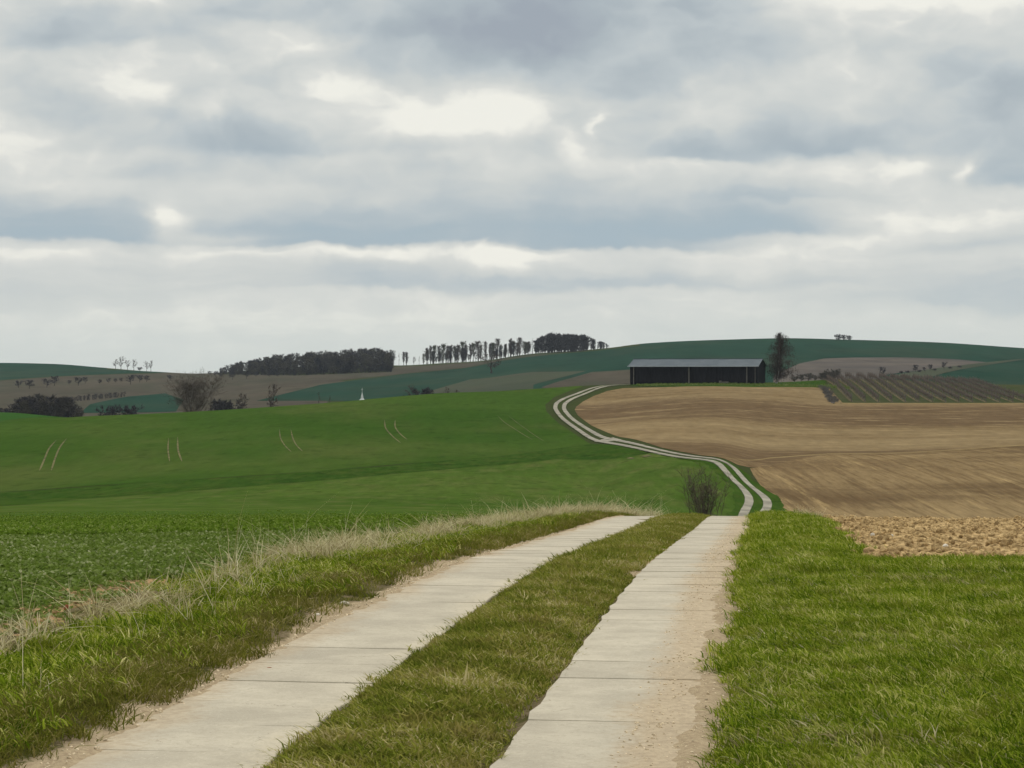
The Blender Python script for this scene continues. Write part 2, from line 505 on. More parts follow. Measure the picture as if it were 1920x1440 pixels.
# ------------------------------------------------------------------ the setting: ground, fields
def build_ground():
    us = np.concatenate([np.linspace(-1.2, -.34, 10), np.linspace(-.32, .32, 180), np.linspace(.34, 1.2, 10)])
    Ys = np.concatenate([np.linspace(-25, 8, 8), np.linspace(9, 60, 130), np.geomspace(60.8, 640, 260), np.geomspace(650, 3000, 150)])
    U, Y = np.meshgrid(us, Ys)
    X = U * np.maximum(Y, 14.0)
    Z = H(X, Y)
    n, m = len(Ys), len(us)
    Z = Z - .15 * np.clip((50 - Y) / 3, 0, 1)          # the near strips lie on top with their own relief
    V = np.stack([X, Y, Z], -1).reshape(-1, 3)
    idx = np.arange(n * m).reshape(n, m)
    f = np.stack([idx[:-1, :-1], idx[:-1, 1:], idx[1:, 1:], idx[1:, :-1]], -1).reshape(-1, 4)
    o = mesh_obj('ground', V, f.tolist(), M['base'], smooth=True)
    tag(o, kind='structure')


def sheet(name, poly, mat, off=.03, step=6.0, kind='structure', label=None, parent=None):
    """thin field surface over the ground. poly: list of plan points (X, Y)"""
    W = lambda X, Y: (X / Y * F, 1000 * math.log(Y))       # work in bearing / log distance so cells stay even
    P = [W(*p) for p in poly]
    D = []
    for i in range(len(P)):
        a, b = P[i], P[(i + 1) % len(P)]
        k = max(1, int(math.hypot(a[0] - b[0], a[1] - b[1]) / (step * 1.5)))
        D += [(a[0] + (b[0] - a[0]) * j / k, a[1] + (b[1] - a[1]) * j / k) for j in range(k)]
    D = np.array(D)
    gx = np.arange(D[:, 0].min() + step, D[:, 0].max(), step * 1.7)
    gy = np.arange(D[:, 1].min() + step, D[:, 1].max(), step)
    G = np.stack(np.meshgrid(gx, gy), -1).reshape(-1, 2)
    ins = np.zeros(len(G), bool)
    for i in range(len(D)):
        a, b = D[i], D[(i + 1) % len(D)]
        c = ((a[1] > G[:, 1]) != (b[1] > G[:, 1]))
        if a[1] != b[1]:
            c &= G[:, 0] < (b[0] - a[0]) * (G[:, 1] - a[1]) / (b[1] - a[1]) + a[0]
        ins ^= c
    G = G[ins]
    pts = [Vector(p) for p in D] + [Vector(p) for p in G]
    nb = len(D)
    v, e, f, *_ = delaunay_2d_cdt(pts, [], [list(range(nb))], 1, 1e-4)
    v = np.array([tuple(p) for p in v])
    Y = np.exp(v[:, 1] / 1000); X = v[:, 0] / F * Y
    Z = H(X, Y) + off
    o = mesh_obj(name, np.stack([X, Y, Z], -1), [list(q) for q in f], mat, smooth=True, parent=parent)
    # all faces up
    me = o.data
    if len(me.polygons) and me.polygons[0].normal.z < 0: me.flip_normals()
    tag(o, label, kind=kind)
    return o


def px(*pts, y0=9.2):
    return [at(a, b, y0) for a, b in pts]

def pY(*pts):
    return [((a - 960) / F * Y, Y) for a, Y in pts]


# road in plan, beyond the crest
ROAD = [(30, None), (60, None), (100, None), (150, None), (200, None), (222, None), (236, 24.2), (246, 24.2), (256, 22.9), (268, 21.2), (300, 17.9), (335, 14.9),
        (395, 11.6), (430, 10.2), (450, 9.85), (466, 10.3), (480, 11.7), (500, 15.4), (516, 19.5), (526, 24.0), (530, 28.5)]
_rp = np.array([(float(cen(a)) if b is None else b, a) for a, b in ROAD])
_t = np.concatenate([[0], np.cumsum(np.hypot(*np.diff(_rp, axis=0).T))])
RT = np.arange(0, _t[-1], 1.0)
RX = pchip(_t, _rp[:, 0], RT); RY = pchip(_t, _rp[:, 1], RT)
for _ in range(6):
    RX[1:-1] = (RX[:-2] + RX[1:-1] * 2 + RX[2:]) / 4; RY[1:-1] = (RY[:-2] + RY[1:-1] * 2 + RY[2:]) / 4
_tx = np.gradient(RX); _ty = np.gradient(RY); _l = np.hypot(_tx, _ty)
NX, NY = _ty / _l, -_tx / _l      # to the right


def ribbon(name, v0, v1, mat, off, i0=0, i1=None, wob=0.0, across=3, parent=None, thick=None, pts=None):
    i1 = i1 or len(RT)
    X0, Y0, nx, ny = (RX[i0:i1], RY[i0:i1], NX[i0:i1], NY[i0:i1]) if pts is None else pts
    n = len(X0)
    V = []
    for k in range(across + 1):
        v = v0 + (v1 - v0) * k / across
        w = (fbm(np.arange(n) * .35 + k * 31, np.full(n, k * 3.3)) - .47) * wob if k in (0, across) else 0
        x = X0 + nx * (v + w); y = Y0 + ny * (v + w)
        V.append(np.stack([x, y, H(x, y) + off], -1))
    V = np.stack(V, 1)
    idx = np.arange(n * (across + 1)).reshape(n, across + 1)
    f = np.stack([idx[:-1, :-1], idx[:-1, 1:], idx[1:, 1:], idx[1:, :-1]], -1).reshape(-1, 4).tolist()
    V = V.reshape(-1, 3)
    if thick:
        lo = V.copy(); lo[:, 2] -= thick
        N = len(V); V = np.concatenate([V, lo])
        for j in range(n - 1):
            f.append([idx[j, 0], idx[j + 1, 0], idx[j + 1, 0] + N, idx[j, 0] + N])
            f.append([idx[j + 1, -1], idx[j, -1], idx[j, -1] + N, idx[j + 1, -1] + N])
    return mesh_obj(name, V, f, mat, parent=parent, smooth=not thick)


build_ground()
# far side of the valley
sheet('far_hill_field', pY((-700, 1100)) + px((-400, 716), (0, 713), (100, 706), (200, 702), (290, 699.5), (330, 699.0)) + [at(200, 693)] + pY((200, 1760), (0, 1850), (-700, 1850)), M['farwheat'], .10, 9)
sheet('fallow_slope', pY((-700, 800), (600, 800)) + px((620, 742), (600, 728), (700, 722), (560, 704), (420, 702)) + pY((400, 1660), (330, 1660)) + px((290, 700.5), (200, 703), (100, 707), (0, 714), (-400, 717), (-700, 718)), M['farbrown'], .06, 9)
sheet('far_crop_field', px((150, 775), (170, 758), (240, 744), (310, 738), (345, 750), (330, 772), y0=650), M['farwheat'], .16, 6)
sheet('far_crop_field', px((480, 752), (600, 722), (740, 704), (870, 691), (930, 679), (1000, 669), (1060, 663), (1140, 656), (1200, 649)) + pY((1200, 1490), (1480, 1500), (1920, 1520), (2300, 1560), (2300, 900), (1500, 800), (800, 800)) + px((640, 752), y0=650), M['farwheat'], .10, 9)
sheet('far_brown_field', px((420, 704), (560, 704.5), (735, 698), (735, 688), (800, 686)) + px((900, 679.5), (990, 667), (1060, 662)) + px((1000, 668.5), (930, 678), (870, 690), (740, 703), (600, 718), (480, 712)), M['farbrown'], .14, 6)
sheet('far_pasture', px((790, 738), (880, 712), (1000, 698), (1100, 696), (1000, 722), (1000, 730), y0=650) , M['farolive'], .16, 6)
sheet('far_ploughed_field', px((1015, 727), (1110, 698), (1180, 694), (1300, 694), (1300, 712), y0=650) + pY((1300, 860), (1050, 860)), M['farbrown'], .20, 6)
sheet('stubble_field', px((1450, 706), (1500, 682), (1545, 673), (1600, 671), (1700, 671), (1800, 675), (1850, 680), (1760, 692), (1650, 705), y0=650) + pY((1650, 830), (1450, 830)), M['farpurple'], .20, 6)
sheet('grass_strip', px((1640, 712), (1700, 700), (1800, 686), (1900, 675), (1935, 673), (1880, 681), (1800, 694), (1740, 710), y0=650), M['farolive'], .26, 6)
sheet('far_meadow', pY((-400, 560), (-400, 500), (0, 486), (75, 500), (130, 515), (60, 545)), M['farlime'], .08, 6)
# near side
sheet('wheat_field', pY((-500, 262)) + [at(-60, 925), at(300, 903.5), at(600, 884), at(850, 863), at(1000, 848), at(1108, 833)]
      + [(11.6, 350), (8.6, 400), (6.9, 440), (7.0, 462), (9.5, 490), (13.2, 510), (17.0, 525)] + pY((1080, 560), (800, 600), (300, 560), (-500, 560)), M['wheat'], .04, 6)
sheet('rank_grass_band', [at(-60, 925), at(150, 915), at(300, 903.5), at(450, 895), at(600, 884), at(720, 875), at(850, 863), at(1000, 848), at(1108, 833), at(1170, 836), at(1215, 850), at(1180, 858), at(1040, 862), at(900, 875), at(700, 893), at(500, 910), at(300, 926), at(150, 936), at(-60, 952)], M['rank'], .05, 5)
sheet('meadow_field', pY((-700, 44), (-700, 300)) + [at(-60, 952), at(150, 936), at(300, 926), at(500, 910), at(700, 893), at(900, 875), at(1040, 862), at(1180, 858)] + pY((1236, 285), (1282, 263), (1338, 247), (1358, 237)) +
      [(float(cen(y)) - .9, y) for y in (222, 200, 150, 100, 70, 50, 44)], M['meadow'], .03, 6)
hx = lambda y: float(cen(y)) + 2.6
sheet('ploughed_field', [(hx(y), y) for y in (47, 60, 80, 120, 160, 200, 222)] + [(26.9, 236), (27.6, 250), (28.5, 262), (31, 272)] + [at(1560, 851), at(1700, 850), at(1800, 844), at(1920, 836), at(2000, 832)] + pY((2700, 330), (2700, 47)), M['plough'], .04, 6)
sheet('upper_ploughed_field', [(26.6, 258), (23.5, 272), (20.6, 300), (17.0, 345), (14.3, 395), (13.0, 430), (12.9, 450), (13.6, 462), (15.5, 478), (18.5, 495), (22.0, 508), (26, 513)] +
      [at(1250, 726.5), at(1540, 727.5), at(1562, 757.5), at(1920, 758), at(2000, 758)] + pY((2700, 470), (2700, 330)) + [at(2000, 832), at(1920, 836), at(1800, 844), at(1700, 850), at(1560, 851)], M['plough_up'], .04, 6)
sheet('field_boundary_track', [at(1330, 862), at(1440, 861), at(1560, 852.5), at(1700, 851), at(1800, 845), at(1920, 836.5), at(2000, 832.5), at(2000, 830.5), at(1920, 834.3), at(1800, 842.5), at(1700, 848.8), at(1560, 850.5), at(1440, 859)], M['headland'], .06, 5)
sheet('vineyard_ground', [at(1562, 756.5), at(1556, 735), at(1550, 716)] + pY((1545, 600), (2300, 640), (2300, 470)) + [at(1920, 756.8)], M['vinegrass'], .05, 5)
sheet('weedy_edge', [at(1541, 727), at(1559, 757), at(1566, 757), at(1552, 727)], M['farpurple'], .09, 3)
sheet('field_margin', [at(1545, 728), at(1565, 757.5), at(1920, 758.5), at(2300, 759), at(2300, 756), at(1920, 756.2), at(1580, 756), at(1556, 730)], M['headland'], .07, 4)

sheet('gravel_patch', [at(1114, 829.5), at(1128, 825), at(1150, 821.5), at(1168, 826.5), at(1150, 828.2), at(1134, 829.8)], M['lane'], .10, 2)
sheet('gravel_patch', [at(1174, 861), at(1182, 858.5), at(1190, 860), at(1186, 862)], M['tram'], .10, 2)
sheet('gravel_patch', [at(1202, 857), at(1214, 853.5), at(1222, 855.5), at(1210, 858.5)], M['tram'], .10, 2)

# tram lines in the wheat
TR = [([(125, 823), (112, 840), (104, 858), (96, 883)], 1.), ([(106, 826), (92, 842), (84, 860), (74, 883)], 1.),
      ([(333, 820), (334, 845), (341, 866)], 1.), ([(316, 822), (315, 843), (318, 866)], .8),
      ([(524, 805), (526, 822), (534, 836), (546, 848)], .7), ([(545, 805), (549, 822), (556, 836), (567, 847)], .8),
      ([(721, 788), (723, 803), (734, 817), (751, 831)], .9), ([(741, 788), (741, 801), (750, 814), (763, 825)], .9),
      ([(932, 779), (945, 792), (965, 805), (998, 825)], .5), ([(953, 780), (972, 795), (995, 812), (1020, 828)], .4)]
for pts, w in TR:
    P = np.array([at(a, b) for a, b in pts])
    tt = np.arange(len(P)); q = np.linspace(0, len(P) - 1, 24)
    X = pchip(tt, P[:, 0], q); Y = pchip(tt, P[:, 1], q)
    tx, ty = np.gradient(X), np.gradient(Y); l = np.hypot(tx, ty)
    taper = np.interp(q, [0, .6, len(P) - 1.3, len(P) - 1], [.1, 1, 1, .4])
    hw = .13 * w
    V = []; nx, ny = ty / l, -tx / l
    for s in (-1, 1):
        x = X + nx * s * hw * taper; y = Y + ny * s * hw * taper
        V.append(np.stack([x, y, H(x, y) + .08], -1))
    V = np.stack(V, 1).reshape(-1, 3)
    o = mesh_obj('wheel_rut', V, [[2 * i, 2 * i + 1, 2 * i + 3, 2 * i + 2] for i in range(len(X) - 1)], M['tram'])
    tag(o, kind='structure')

# track verge and concrete strips beyond the crest
i48 = int(np.searchsorted(RY, 50)); i55 = int(np.searchsorted(RY, 55))
o = ribbon('track_verge', -2.2, 2.6, M['rank'], .06, i48, int(np.searchsorted(RY, 262)), 1.0, 6); tag(o, kind='structure')
o = ribbon('track_verge', -1.5, 1.65, M['base'], .08, int(np.searchsorted(RY, 258)), None, .9, 6); tag(o, kind='structure')
track = empty('concrete_track', (0, 0, 0)); tag(track, kind='structure')
o = ribbon('concrete_strip', -1.31, -.47, M['lane'], .13, i55, None, .10, 2, track, .1)
o = ribbon('concrete_strip', .49, 1.33, M['lane'], .13, i55, None, .10, 2, track, .1)

# ------------------------------------------------------------------ haze
def build_haze():
    m = bpy.data.materials.new('haze'); m.use_nodes = True
    t = NT(m.node_tree); t.n.clear()
    v = t.n.new('ShaderNodeVolumePrincipled'); v.inputs['Density'].default_value = .000045
    v.inputs['Color'].default_value = (.78, .88, 1.0, 1); v.inputs['Anisotropy'].default_value = 0.2
    out = t.n.new('ShaderNodeOutputMaterial'); t.l.new(v.outputs[0], out.inputs['Volume'])
    x0, x1, y0, y1, z0, z1 = -3800, 3800, -40, 3050, -30, 48
    V = [(x, y, z) for z in (z0, z1) for y in (y0, y1) for x in (x0, x1)]
    Fc = [(0, 2, 3, 1), (4, 5, 7, 6), (0, 1, 5, 4), (2, 6, 7, 3), (0, 4, 6, 2), (1, 3, 7, 5)]
    o = mesh_obj('haze', V, Fc, m); tag(o, kind='stuff')
build_haze()

# ------------------------------------------------------------------ near ground with its own relief
def attr(o, name, arr):
    a = o.data.attributes.new(name, 'FLOAT', 'POINT'); a.data.foreach_set('value', np.asarray(arr, np.float32).ravel())

def battr(t, name):
    n = t.n.new('ShaderNodeAttribute'); n.attribute_name = name
    return n.outputs['Fac']

def sst(x, a, b):
    q = np.clip((x - a) / (b - a), 0, 1); return q * q * (3 - 2 * q)

def field_mask(X, Y):
    """1 inside the bare headland on the right, 0 in the verge"""
    v = X - cen(Y)
    n = (fbm(X * 1.1, Y * 1.1) - .47) * 1.1
    return sst(v + n * .8, 2.35, 2.75) * sst(Y + n * 1.4, 20.0, 20.7)

def crop_mask(X, Y):
    v = X - cen(Y)
    n = (fbm(X * .9 + 40, Y * .9) - .47) * 1.1
    return sst(-v + n * .8, 2.75, 3.1)

def near_z(X, Y):
    v = X - cen(Y)
    z = H(X, Y)
    mid = sst(v, -.52, -.25) * sst(-v, -.52, -.2)
    lft = sst(-v, 1.30, 1.8); rgt = sst(v, 1.30, 1.7)
    z = z + .05 * mid + .07 * lft + .08 * rgt - .02
    z = z + (fbm(X * 1.3, Y * 1.3) - .47) * .10 * np.maximum(lft, rgt)
    z = z + (fbm(X * 9, Y * 9) - .47) * .035 * np.maximum(np.maximum(lft, rgt), mid)
    # earth fills the joints up to a finger below the slabs, and drifts over their outer edges
    st = np.maximum(sst(v, .42, .50) * sst(-v, -1.38, -1.30), sst(-v, .42, .50) * sst(v, -1.38, -1.30))
    z = z * (1 - st) + (H(X, Y) + .016) * st
    e = (fbm(X * 2.3, Y * 2.3) - .47) * .5 + (fbm(X * 11, Y * 11) - .47) * .35
    z = z + .026 * sst(v + e * .35, 1.20, 1.36) * (1 - sst(v, 1.4, 1.7))
    z = z + .030 * sst(-v + e * .35, 1.24, 1.38) * (1 - sst(-v, 1.5, 2.0))
    z = z - .05 * crop_mask(X, Y) * sst(-v, 2.9, 3.5) - .14 * field_mask(X, Y)
    return z

def grid(name, vs, Ys, zf, mat, attrs=None, kind='structure'):
    Vv, Y = np.meshgrid(vs, Ys)
    X = Vv + cen(Y)
    Z = zf(X, Y)
    n, m = len(Ys), len(vs)
    idx = np.arange(n * m).reshape(n, m)
    f = np.stack([idx[:-1, :-1], idx[:-1, 1:], idx[1:, 1:], idx[1:, :-1]], -1).reshape(-1, 4)
    o = mesh_obj(name, np.stack([X, Y, Z], -1).reshape(-1, 3), f.tolist(), mat, smooth=True)
    for k, fn in (attrs or {}).items(): attr(o, k, fn(X, Y))
    tag(o, kind=kind)
    return o

def sand_f(X, Y):
    v = X - cen(Y)
    n = fbm(X * 1.7 + 5, Y * .9) - .47
    r = sst(v + n * .5, .85, 1.10) * (1 - sst(v + n * .5, 1.42, 1.62))
    l = sst(-v + n * .4, 1.02, 1.16) * (1 - sst(-v + n * .5, 1.38, 1.6)) * .8
    m_ = sst(v + n * .3, .30, .45) * (1 - sst(v, .55, .6)) * sst(Y + n * 8, 19, 22) * (1 - sst(Y + n * 8, 26, 30))
    return np.clip(r + l + m_, 0, 1)

def f_verge(t):
    n1 = t.noise(t.pos, 2.0, 5, .6); n2 = t.noise(t.pos, 26, 4, .7); n3 = t.noise(t.pos, 90, 3, .7)
    soil = t.mix(t.sstep(n2, .35, .65), (.125, .095, .055), (.200, .155, .095))
    turf = t.mix(t.sstep(n2, .35, .65), (.050, .052, .014), (.080, .075, .024))
    col = t.mix(t.sstep(n1, .40, .60), turf, soil)
    sand = t.mix(t.sstep(n2, .3, .7), (.42, .33, .212), (.300, .226, .145))
    sand = t.mix(t.mul(t.sstep(n3, .58, .70), .7), sand, (.22, .165, .11))
    k = t.sstep(t.add(battr(t, 'sand'), t.mul(t.sub(n2, .5), .9)), .30, .62)
    bump(t, t.add(n2, t.mul(n3, .5)), .8, .02)
    return t.mix(k, col, sand)
M['verge'] = material('verge_earth', f_verge, .95, 0)

def f_clod(t):
    n1 = t.noise(t.pos, .7, 4, .6); n2 = t.noise(t.pos, 12, 5, .7); n3 = t.noise(t.pos, 45, 4, .7)
    col = t.mix(t.sstep(n2, .35, .65), lin((124, 102, 70)), lin((202, 172, 124)))
    col = t.mix(t.mul(t.sstep(n1, .5, .7), .4), col, lin((134, 106, 70)))
    col = t.mix(t.mul(t.sstep(n3, .6, .75), .5), col, lin((206, 182, 134)))
    bump(t, t.add(n2, n3), .7, .03)
    return col
M['clod'] = material('clod_soil', f_clod, .95, 0)

def f_cropsoil(t):
    n2 = t.noise(t.pos, 14, 5, .7); n1 = t.noise(t.pos, .8, 3, .5)
    col = t.mix(t.sstep(n2, .35, .65), (.043, .080, .012), (.062, .098, .018))
    e = battr(t, 'edge')
    soil = t.mix(t.sstep(n2, .35, .65), lin((122, 96, 70)), lin((182, 148, 110)))
    bump(t, n2, .6, .03)
    return t.mix(e, col, soil)
M['cropsoil'] = material('crop_soil', f_cropsoil, .95, 0)

vg = np.concatenate([np.arange(-3.3, 2.7, .045), np.arange(2.7, 12, .2)])
yg = np.concatenate([np.arange(4, 9, .3), np.arange(9, 24, .07), np.arange(24, 56, .14)])
grid('verge_ground', vg, yg, near_z, M['verge'], {'sand': sand_f})

def bare_f(X, Y):
    """where the crop has failed along its edge, near the camera"""
    v = X - cen(Y)
    n = fbm(X * 1.1 + 9, Y * 1.1 + 3) - .47
    return (1 - sst(-v + n * 1.6, 3.5, 4.1)) * (1 - sst(Y + n * 5, 16.5, 19.5))
grid('crop_ground', np.concatenate([np.arange(-34, -12, .8), np.arange(-12, -2.7, .09)]), np.concatenate([np.arange(6, 26, .09), np.arange(26, 60, .35), np.arange(60, 118, 1.5)]),
     lambda X, Y: H(X, Y) + .01 - .02 * sst(Y, 60, 100) + (fbm(X * 5, Y * 5) - .47) * .06 * (1 - sst(Y, 30, 50)) - .12 * (1 - crop_mask(X, Y)) * (1 - sst(Y, 44, 48)) + .05 * sst(Y, 44, 55), M['cropsoil'], {'edge': bare_f})

def clod_z(X, Y):
    k = field_mask(X, Y)
    r = (fbm(X * 2.2, Y * 2.2) - .47) * .12 + (fbm(X * 7 + 3, Y * 7) - .47) * .11 + np.abs(fbm(X * 16, Y * 16) - .47) * .06
    return H(X, Y) - .16 + k * (.21 + r) - .05 * sst(Y, 45, 48)
grid('headland_soil', np.concatenate([np.arange(1.8, 9, .07), np.arange(9, 14, .14)]), np.arange(19.2, 49, .09), clod_z, M['clod'])

# ------------------------------------------------------------------ concrete slabs of the near track
def f_slab(t):
    n1 = t.noise(t.pos, 1.6, 5, .7); n2 = t.noise(t.pos, 22, 5, .75); n3 = t.noise(t.pos, 75, 4, .8)
    tc = t.n.new('ShaderNodeObjectInfo').outputs['Random']
    col = t.mix(t.sstep(n1, .35, .65), (.360, .316, .240), (.455, .402, .306))
    col = t.mix(t.mul(t.sstep(n2, .48, .66), .5), col, (.33, .285, .21))
    col = t.mix(t.mul(t.sstep(n3, .56, .68), .7), col, (.56, .50, .39))
    col = t.mix(t.mul(t.sstep(n3, .42, .30), .6), col, (.17, .15, .12))
    k = t.add(t.mul(tc, .10), .96)
    vor = t.n.new('ShaderNodeTexVoronoi'); vor.feature = 'DISTANCE_TO_EDGE'; vor.inputs['Scale'].default_value = 1.1
    wv = t.noise(t.pos, 6.0, 4, .7)
    vv = t.n.new('ShaderNodeVectorMath'); vv.operation = 'ADD'; t.l.new(t.pos, vv.inputs[0]); t.l.new(t.xyz(t.mul(wv, .35), t.mul(wv, .2), 0.0), vv.inputs[1])
    t.l.new(vv.outputs[0], vor.inputs['Vector'])
    crack = t.mul(t.sstep(vor.outputs['Distance'], .006, .001), t.sstep(n1, .52, .60))
    col = t.mix(t.mul(crack, .6), col, (.16, .13, .09))
    # blown sand lying on the outer parts of the slabs
    x, y, z = t.sep(t.pos)
    v = t.sub(x, t.m('MULTIPLY_ADD', y, .1185, -0.55 - .1185 * 9.1))
    nn = t.noise(t.scale(t.pos, 1.6, 1.0), 1.1, 5, .65)
    w = t.add(t.mul(t.sub(nn, .5), .55), t.mul(t.sub(n2, .5), .30))
    sr = t.sstep(t.add(v, w), .84, 1.10)
    sl = t.sstep(t.add(t.mul(v, -1.0), w), 1.06, 1.28)
    sm = t.mul(t.sstep(t.add(t.mul(v, -1.0), w), .62, .50), t.sstep(v, .3, 0.0))
    sand = t.mix(t.sstep(n2, .35, .65), (.44, .345, .222), (.330, .250, .160))
    sand = t.mix(t.mul(t.sstep(n3, .54, .64), .6), sand, (.17, .13, .09))
    col = t.mix(t.mul(t.m('MAXIMUM', sr, t.mul(sl, .75)), .9), col, sand)
    col = t.mix(t.mul(sm, .45), col, (.50, .43, .31))
    s = t.n.new('ShaderNodeVectorMath'); s.operation = 'SCALE'
    t.l.new(col, s.inputs[0]); t.l.new(k, s.inputs['Scale'])
    bump(t, t.add(n2, n3), .35, .006)
    return s.outputs[0]
M['slab'] = material('slab_concrete', f_slab, .9, .2)

slab_vars = []
SL = .75
for k in range(7):
    r = random.Random(k)
    hw, hl = .42, SL / 2 - [.0008, .002, .001, .0045, .0012, .003, .0055][k]
    out = []
    for i in range(5): out.append((-hw + 2 * hw * i / 4, -hl + r.uniform(-.004, .004)))
    for i in range(1, 3): out.append((hw + r.uniform(-.012, .012), -hl + 2 * hl * i / 3))
    for i in range(4, -1, -1): out.append((-hw + 2 * hw * i / 4, hl + r.uniform(-.004, .004)))
    for i in range(2, 0, -1): out.append((-hw + r.uniform(-.022, .010), -hl + 2 * hl * i / 3))
    n = len(out)
    V = [(x * .992, y * .992, 0.0) for x, y in out] + [(x, y, -.006) for x, y in out] + [(x, y, -.12) for x, y in out]
    Fc = [list(range(n))]
    for j in range(n):
        q = (j + 1) % n
        Fc += [[j, j + n, q + n, q], [j + n, j + 2 * n, q + 2 * n, q + n]]
    me = bpy.data.meshes.new('slab'); me.from_pydata(V, [], Fc); me.materials.append(M['slab'])
    me.update(); slab_vars.append(me)
rs = random.Random(3)
ang = math.atan(.1185)
for v in (-.89, .91):
    y = 5.2 + rs.uniform(0, .3)
    while y < 56.0:
        x = float(cen(y)) + v
        z = float(H(x, y)) + .022 + rs.uniform(-.002, .002)
        sl = float(H(x + .05, y + .4) - H(x - .05, y - .4)) / .8
        o = bpy.data.objects.new('slab', rs.choice(slab_vars))
        o.parent = track
        o.location = (x, y, z)
        o.rotation_euler = (math.atan(sl) + rs.uniform(-.006, .006), rs.uniform(-.006, .006), -ang + rs.uniform(-.004, .004))
        COL.objects.link(o)
        y += SL * math.cos(ang)

# ------------------------------------------------------------------ scatter by geometry nodes
def scatter(name, P, R, S, I, sources, kind='stuff', label=None):
    me = bpy.data.meshes.new(name)
    me.from_pydata([tuple(p) for p in P], [], [])
    o = bpy.data.objects.new(name, me); COL.objects.link(o)
    a = me.attributes.new('rot', 'FLOAT_VECTOR', 'POINT'); a.data.foreach_set('vector', np.asarray(R, np.float32).ravel())
    a = me.attributes.new('scl', 'FLOAT', 'POINT'); a.data.foreach_set('value', np.asarray(S, np.float32).ravel())
    a = me.attributes.new('idx', 'INT', 'POINT'); a.data.foreach_set('value', np.asarray(I, np.int32).ravel())
    c = bpy.data.collections.new(name + '_sources')
    for q in sources: c.objects.link(q)
    g = bpy.data.node_groups.new(name, 'GeometryNodeTree')
    g.interface.new_socket('Geometry', in_out='INPUT', socket_type='NodeSocketGeometry')
    g.interface.new_socket('Geometry', in_out='OUTPUT', socket_type='NodeSocketGeometry')
    gi = g.nodes.new('NodeGroupInput'); go = g.nodes.new('NodeGroupOutput')
    ci = g.nodes.new('GeometryNodeCollectionInfo'); ci.inputs['Collection'].default_value = c
    ci.inputs['Separate Children'].default_value = True; ci.inputs['Reset Children'].default_value = True
    ip = g.nodes.new('GeometryNodeInstanceOnPoints'); ip.inputs['Pick Instance'].default_value = True
    def na(n, ty):
        k = g.nodes.new('GeometryNodeInputNamedAttribute'); k.data_type = ty; k.inputs['Name'].default_value = n
        return k.outputs['Attribute']
    g.links.new(gi.outputs[0], ip.inputs['Points']); g.links.new(ci.outputs[0], ip.inputs['Instance'])
    g.links.new(na('idx', 'INT'), ip.inputs['Instance Index']); g.links.new(na('rot', 'FLOAT_VECTOR'), ip.inputs['Rotation'])
    g.links.new(na('scl', 'FLOAT'), ip.inputs['Scale']); g.links.new(ip.outputs[0], go.inputs[0])
    md = o.modifiers.new('scatter', 'NODES'); md.node_group = g
    tag(o, label, kind=kind)
    return o


def source(name, V, Fc, mat, tone=None, hh=None, smooth=False):
    me = bpy.data.meshes.new(name); me.from_pydata([tuple(v) for v in V], [], Fc); me.materials.append(mat)
    if smooth: me.polygons.foreach_set('use_smooth', [True] * len(me.polygons))
    me.update()
    o = bpy.data.objects.new(name, me)
    if tone is not None: attr(o, 'tone', tone)
    if hh is not None: attr(o, 'hh', hh)
    return o


def leaf_mat(name, stops, shift, sh_scale=.6, trans=.25, patch=None):
    """blade or leaf: colour by blade, drifting by place"""
    m = bpy.data.materials.new(name); m.use_nodes = True
    t = NT(m.node_tree); t.n.clear()
    pos = t.n.new('ShaderNodeNewGeometry').outputs['Position']
    tone = t.n.new('ShaderNodeAttribute'); tone.attribute_name = 'tone'
    rnd = t.n.new('ShaderNodeObjectInfo').outputs['Random']
    n = t.noise(pos, sh_scale, 4, .6)
    f = t.add(t.add(t.mul(tone.outputs['Fac'], .72), t.mul(rnd, .22)), t.mul(t.sub(n, .5), shift))
    col = t.ramp(f, stops)
    n2 = t.noise(pos, sh_scale * 2.3, 3, .6)
    col = t.mix(t.mul(t.sstep(n2, .45, .7), .55), col, patch or stops[1][1])
    d = t.n.new('ShaderNodeBsdfPrincipled'); d.inputs['Roughness'].default_value = .65; d.inputs['Specular IOR Level'].default_value = .0
    t.l.new(col, d.inputs['Base Color'])
    tr = t.n.new('ShaderNodeBsdfTranslucent'); t.l.new(col, tr.inputs['Color'])
    mx = t.n.new('ShaderNodeMixShader'); mx.inputs[0].default_value = trans
    t.l.new(d.outputs[0], mx.inputs[1]); t.l.new(tr.outputs[0], mx.inputs[2])
    o = t.n.new('ShaderNodeOutputMaterial'); t.l.new(mx.outputs[0], o.inputs['Surface'])
    return m


M['grass'] = leaf_mat('fresh_grass_blades', [(0, (.040, .085, .004)), (.28, (.115, .180, .008)), (.50, (.225, .290, .020)), (.68, (.38, .41, .060)), (.88, (.64, .58, .24))], 1.15, 1.7, .35, (.165, .165, .020))
M['grassmid'] = leaf_mat('worn_grass_blades', [(0, (.085, .110, .012)), (.30, (.165, .192, .022)), (.52, (.270, .262, .050)), (.68, (.38, .33, .11)), (.88, (.58, .50, .27))], 1.6, 1.4, .3, (.245, .195, .058))
M['straw'] = leaf_mat('dry_straw_blades', [(0, (.16, .13, .05)), (.35, (.42, .35, .18)), (.7, (.68, .60, .39)), (1, (.78, .71, .50))], .6, 1.0, .25, (.46, .42, .20))
M['crop'] = leaf_mat('crop_leaves', [(0, (.062, .108, .014)), (.40, (.118, .172, .028)), (.7, (.195, .245, .072)), (1.0, (.40, .41, .23))], .8, 1.2, .35, (.120, .170, .022))


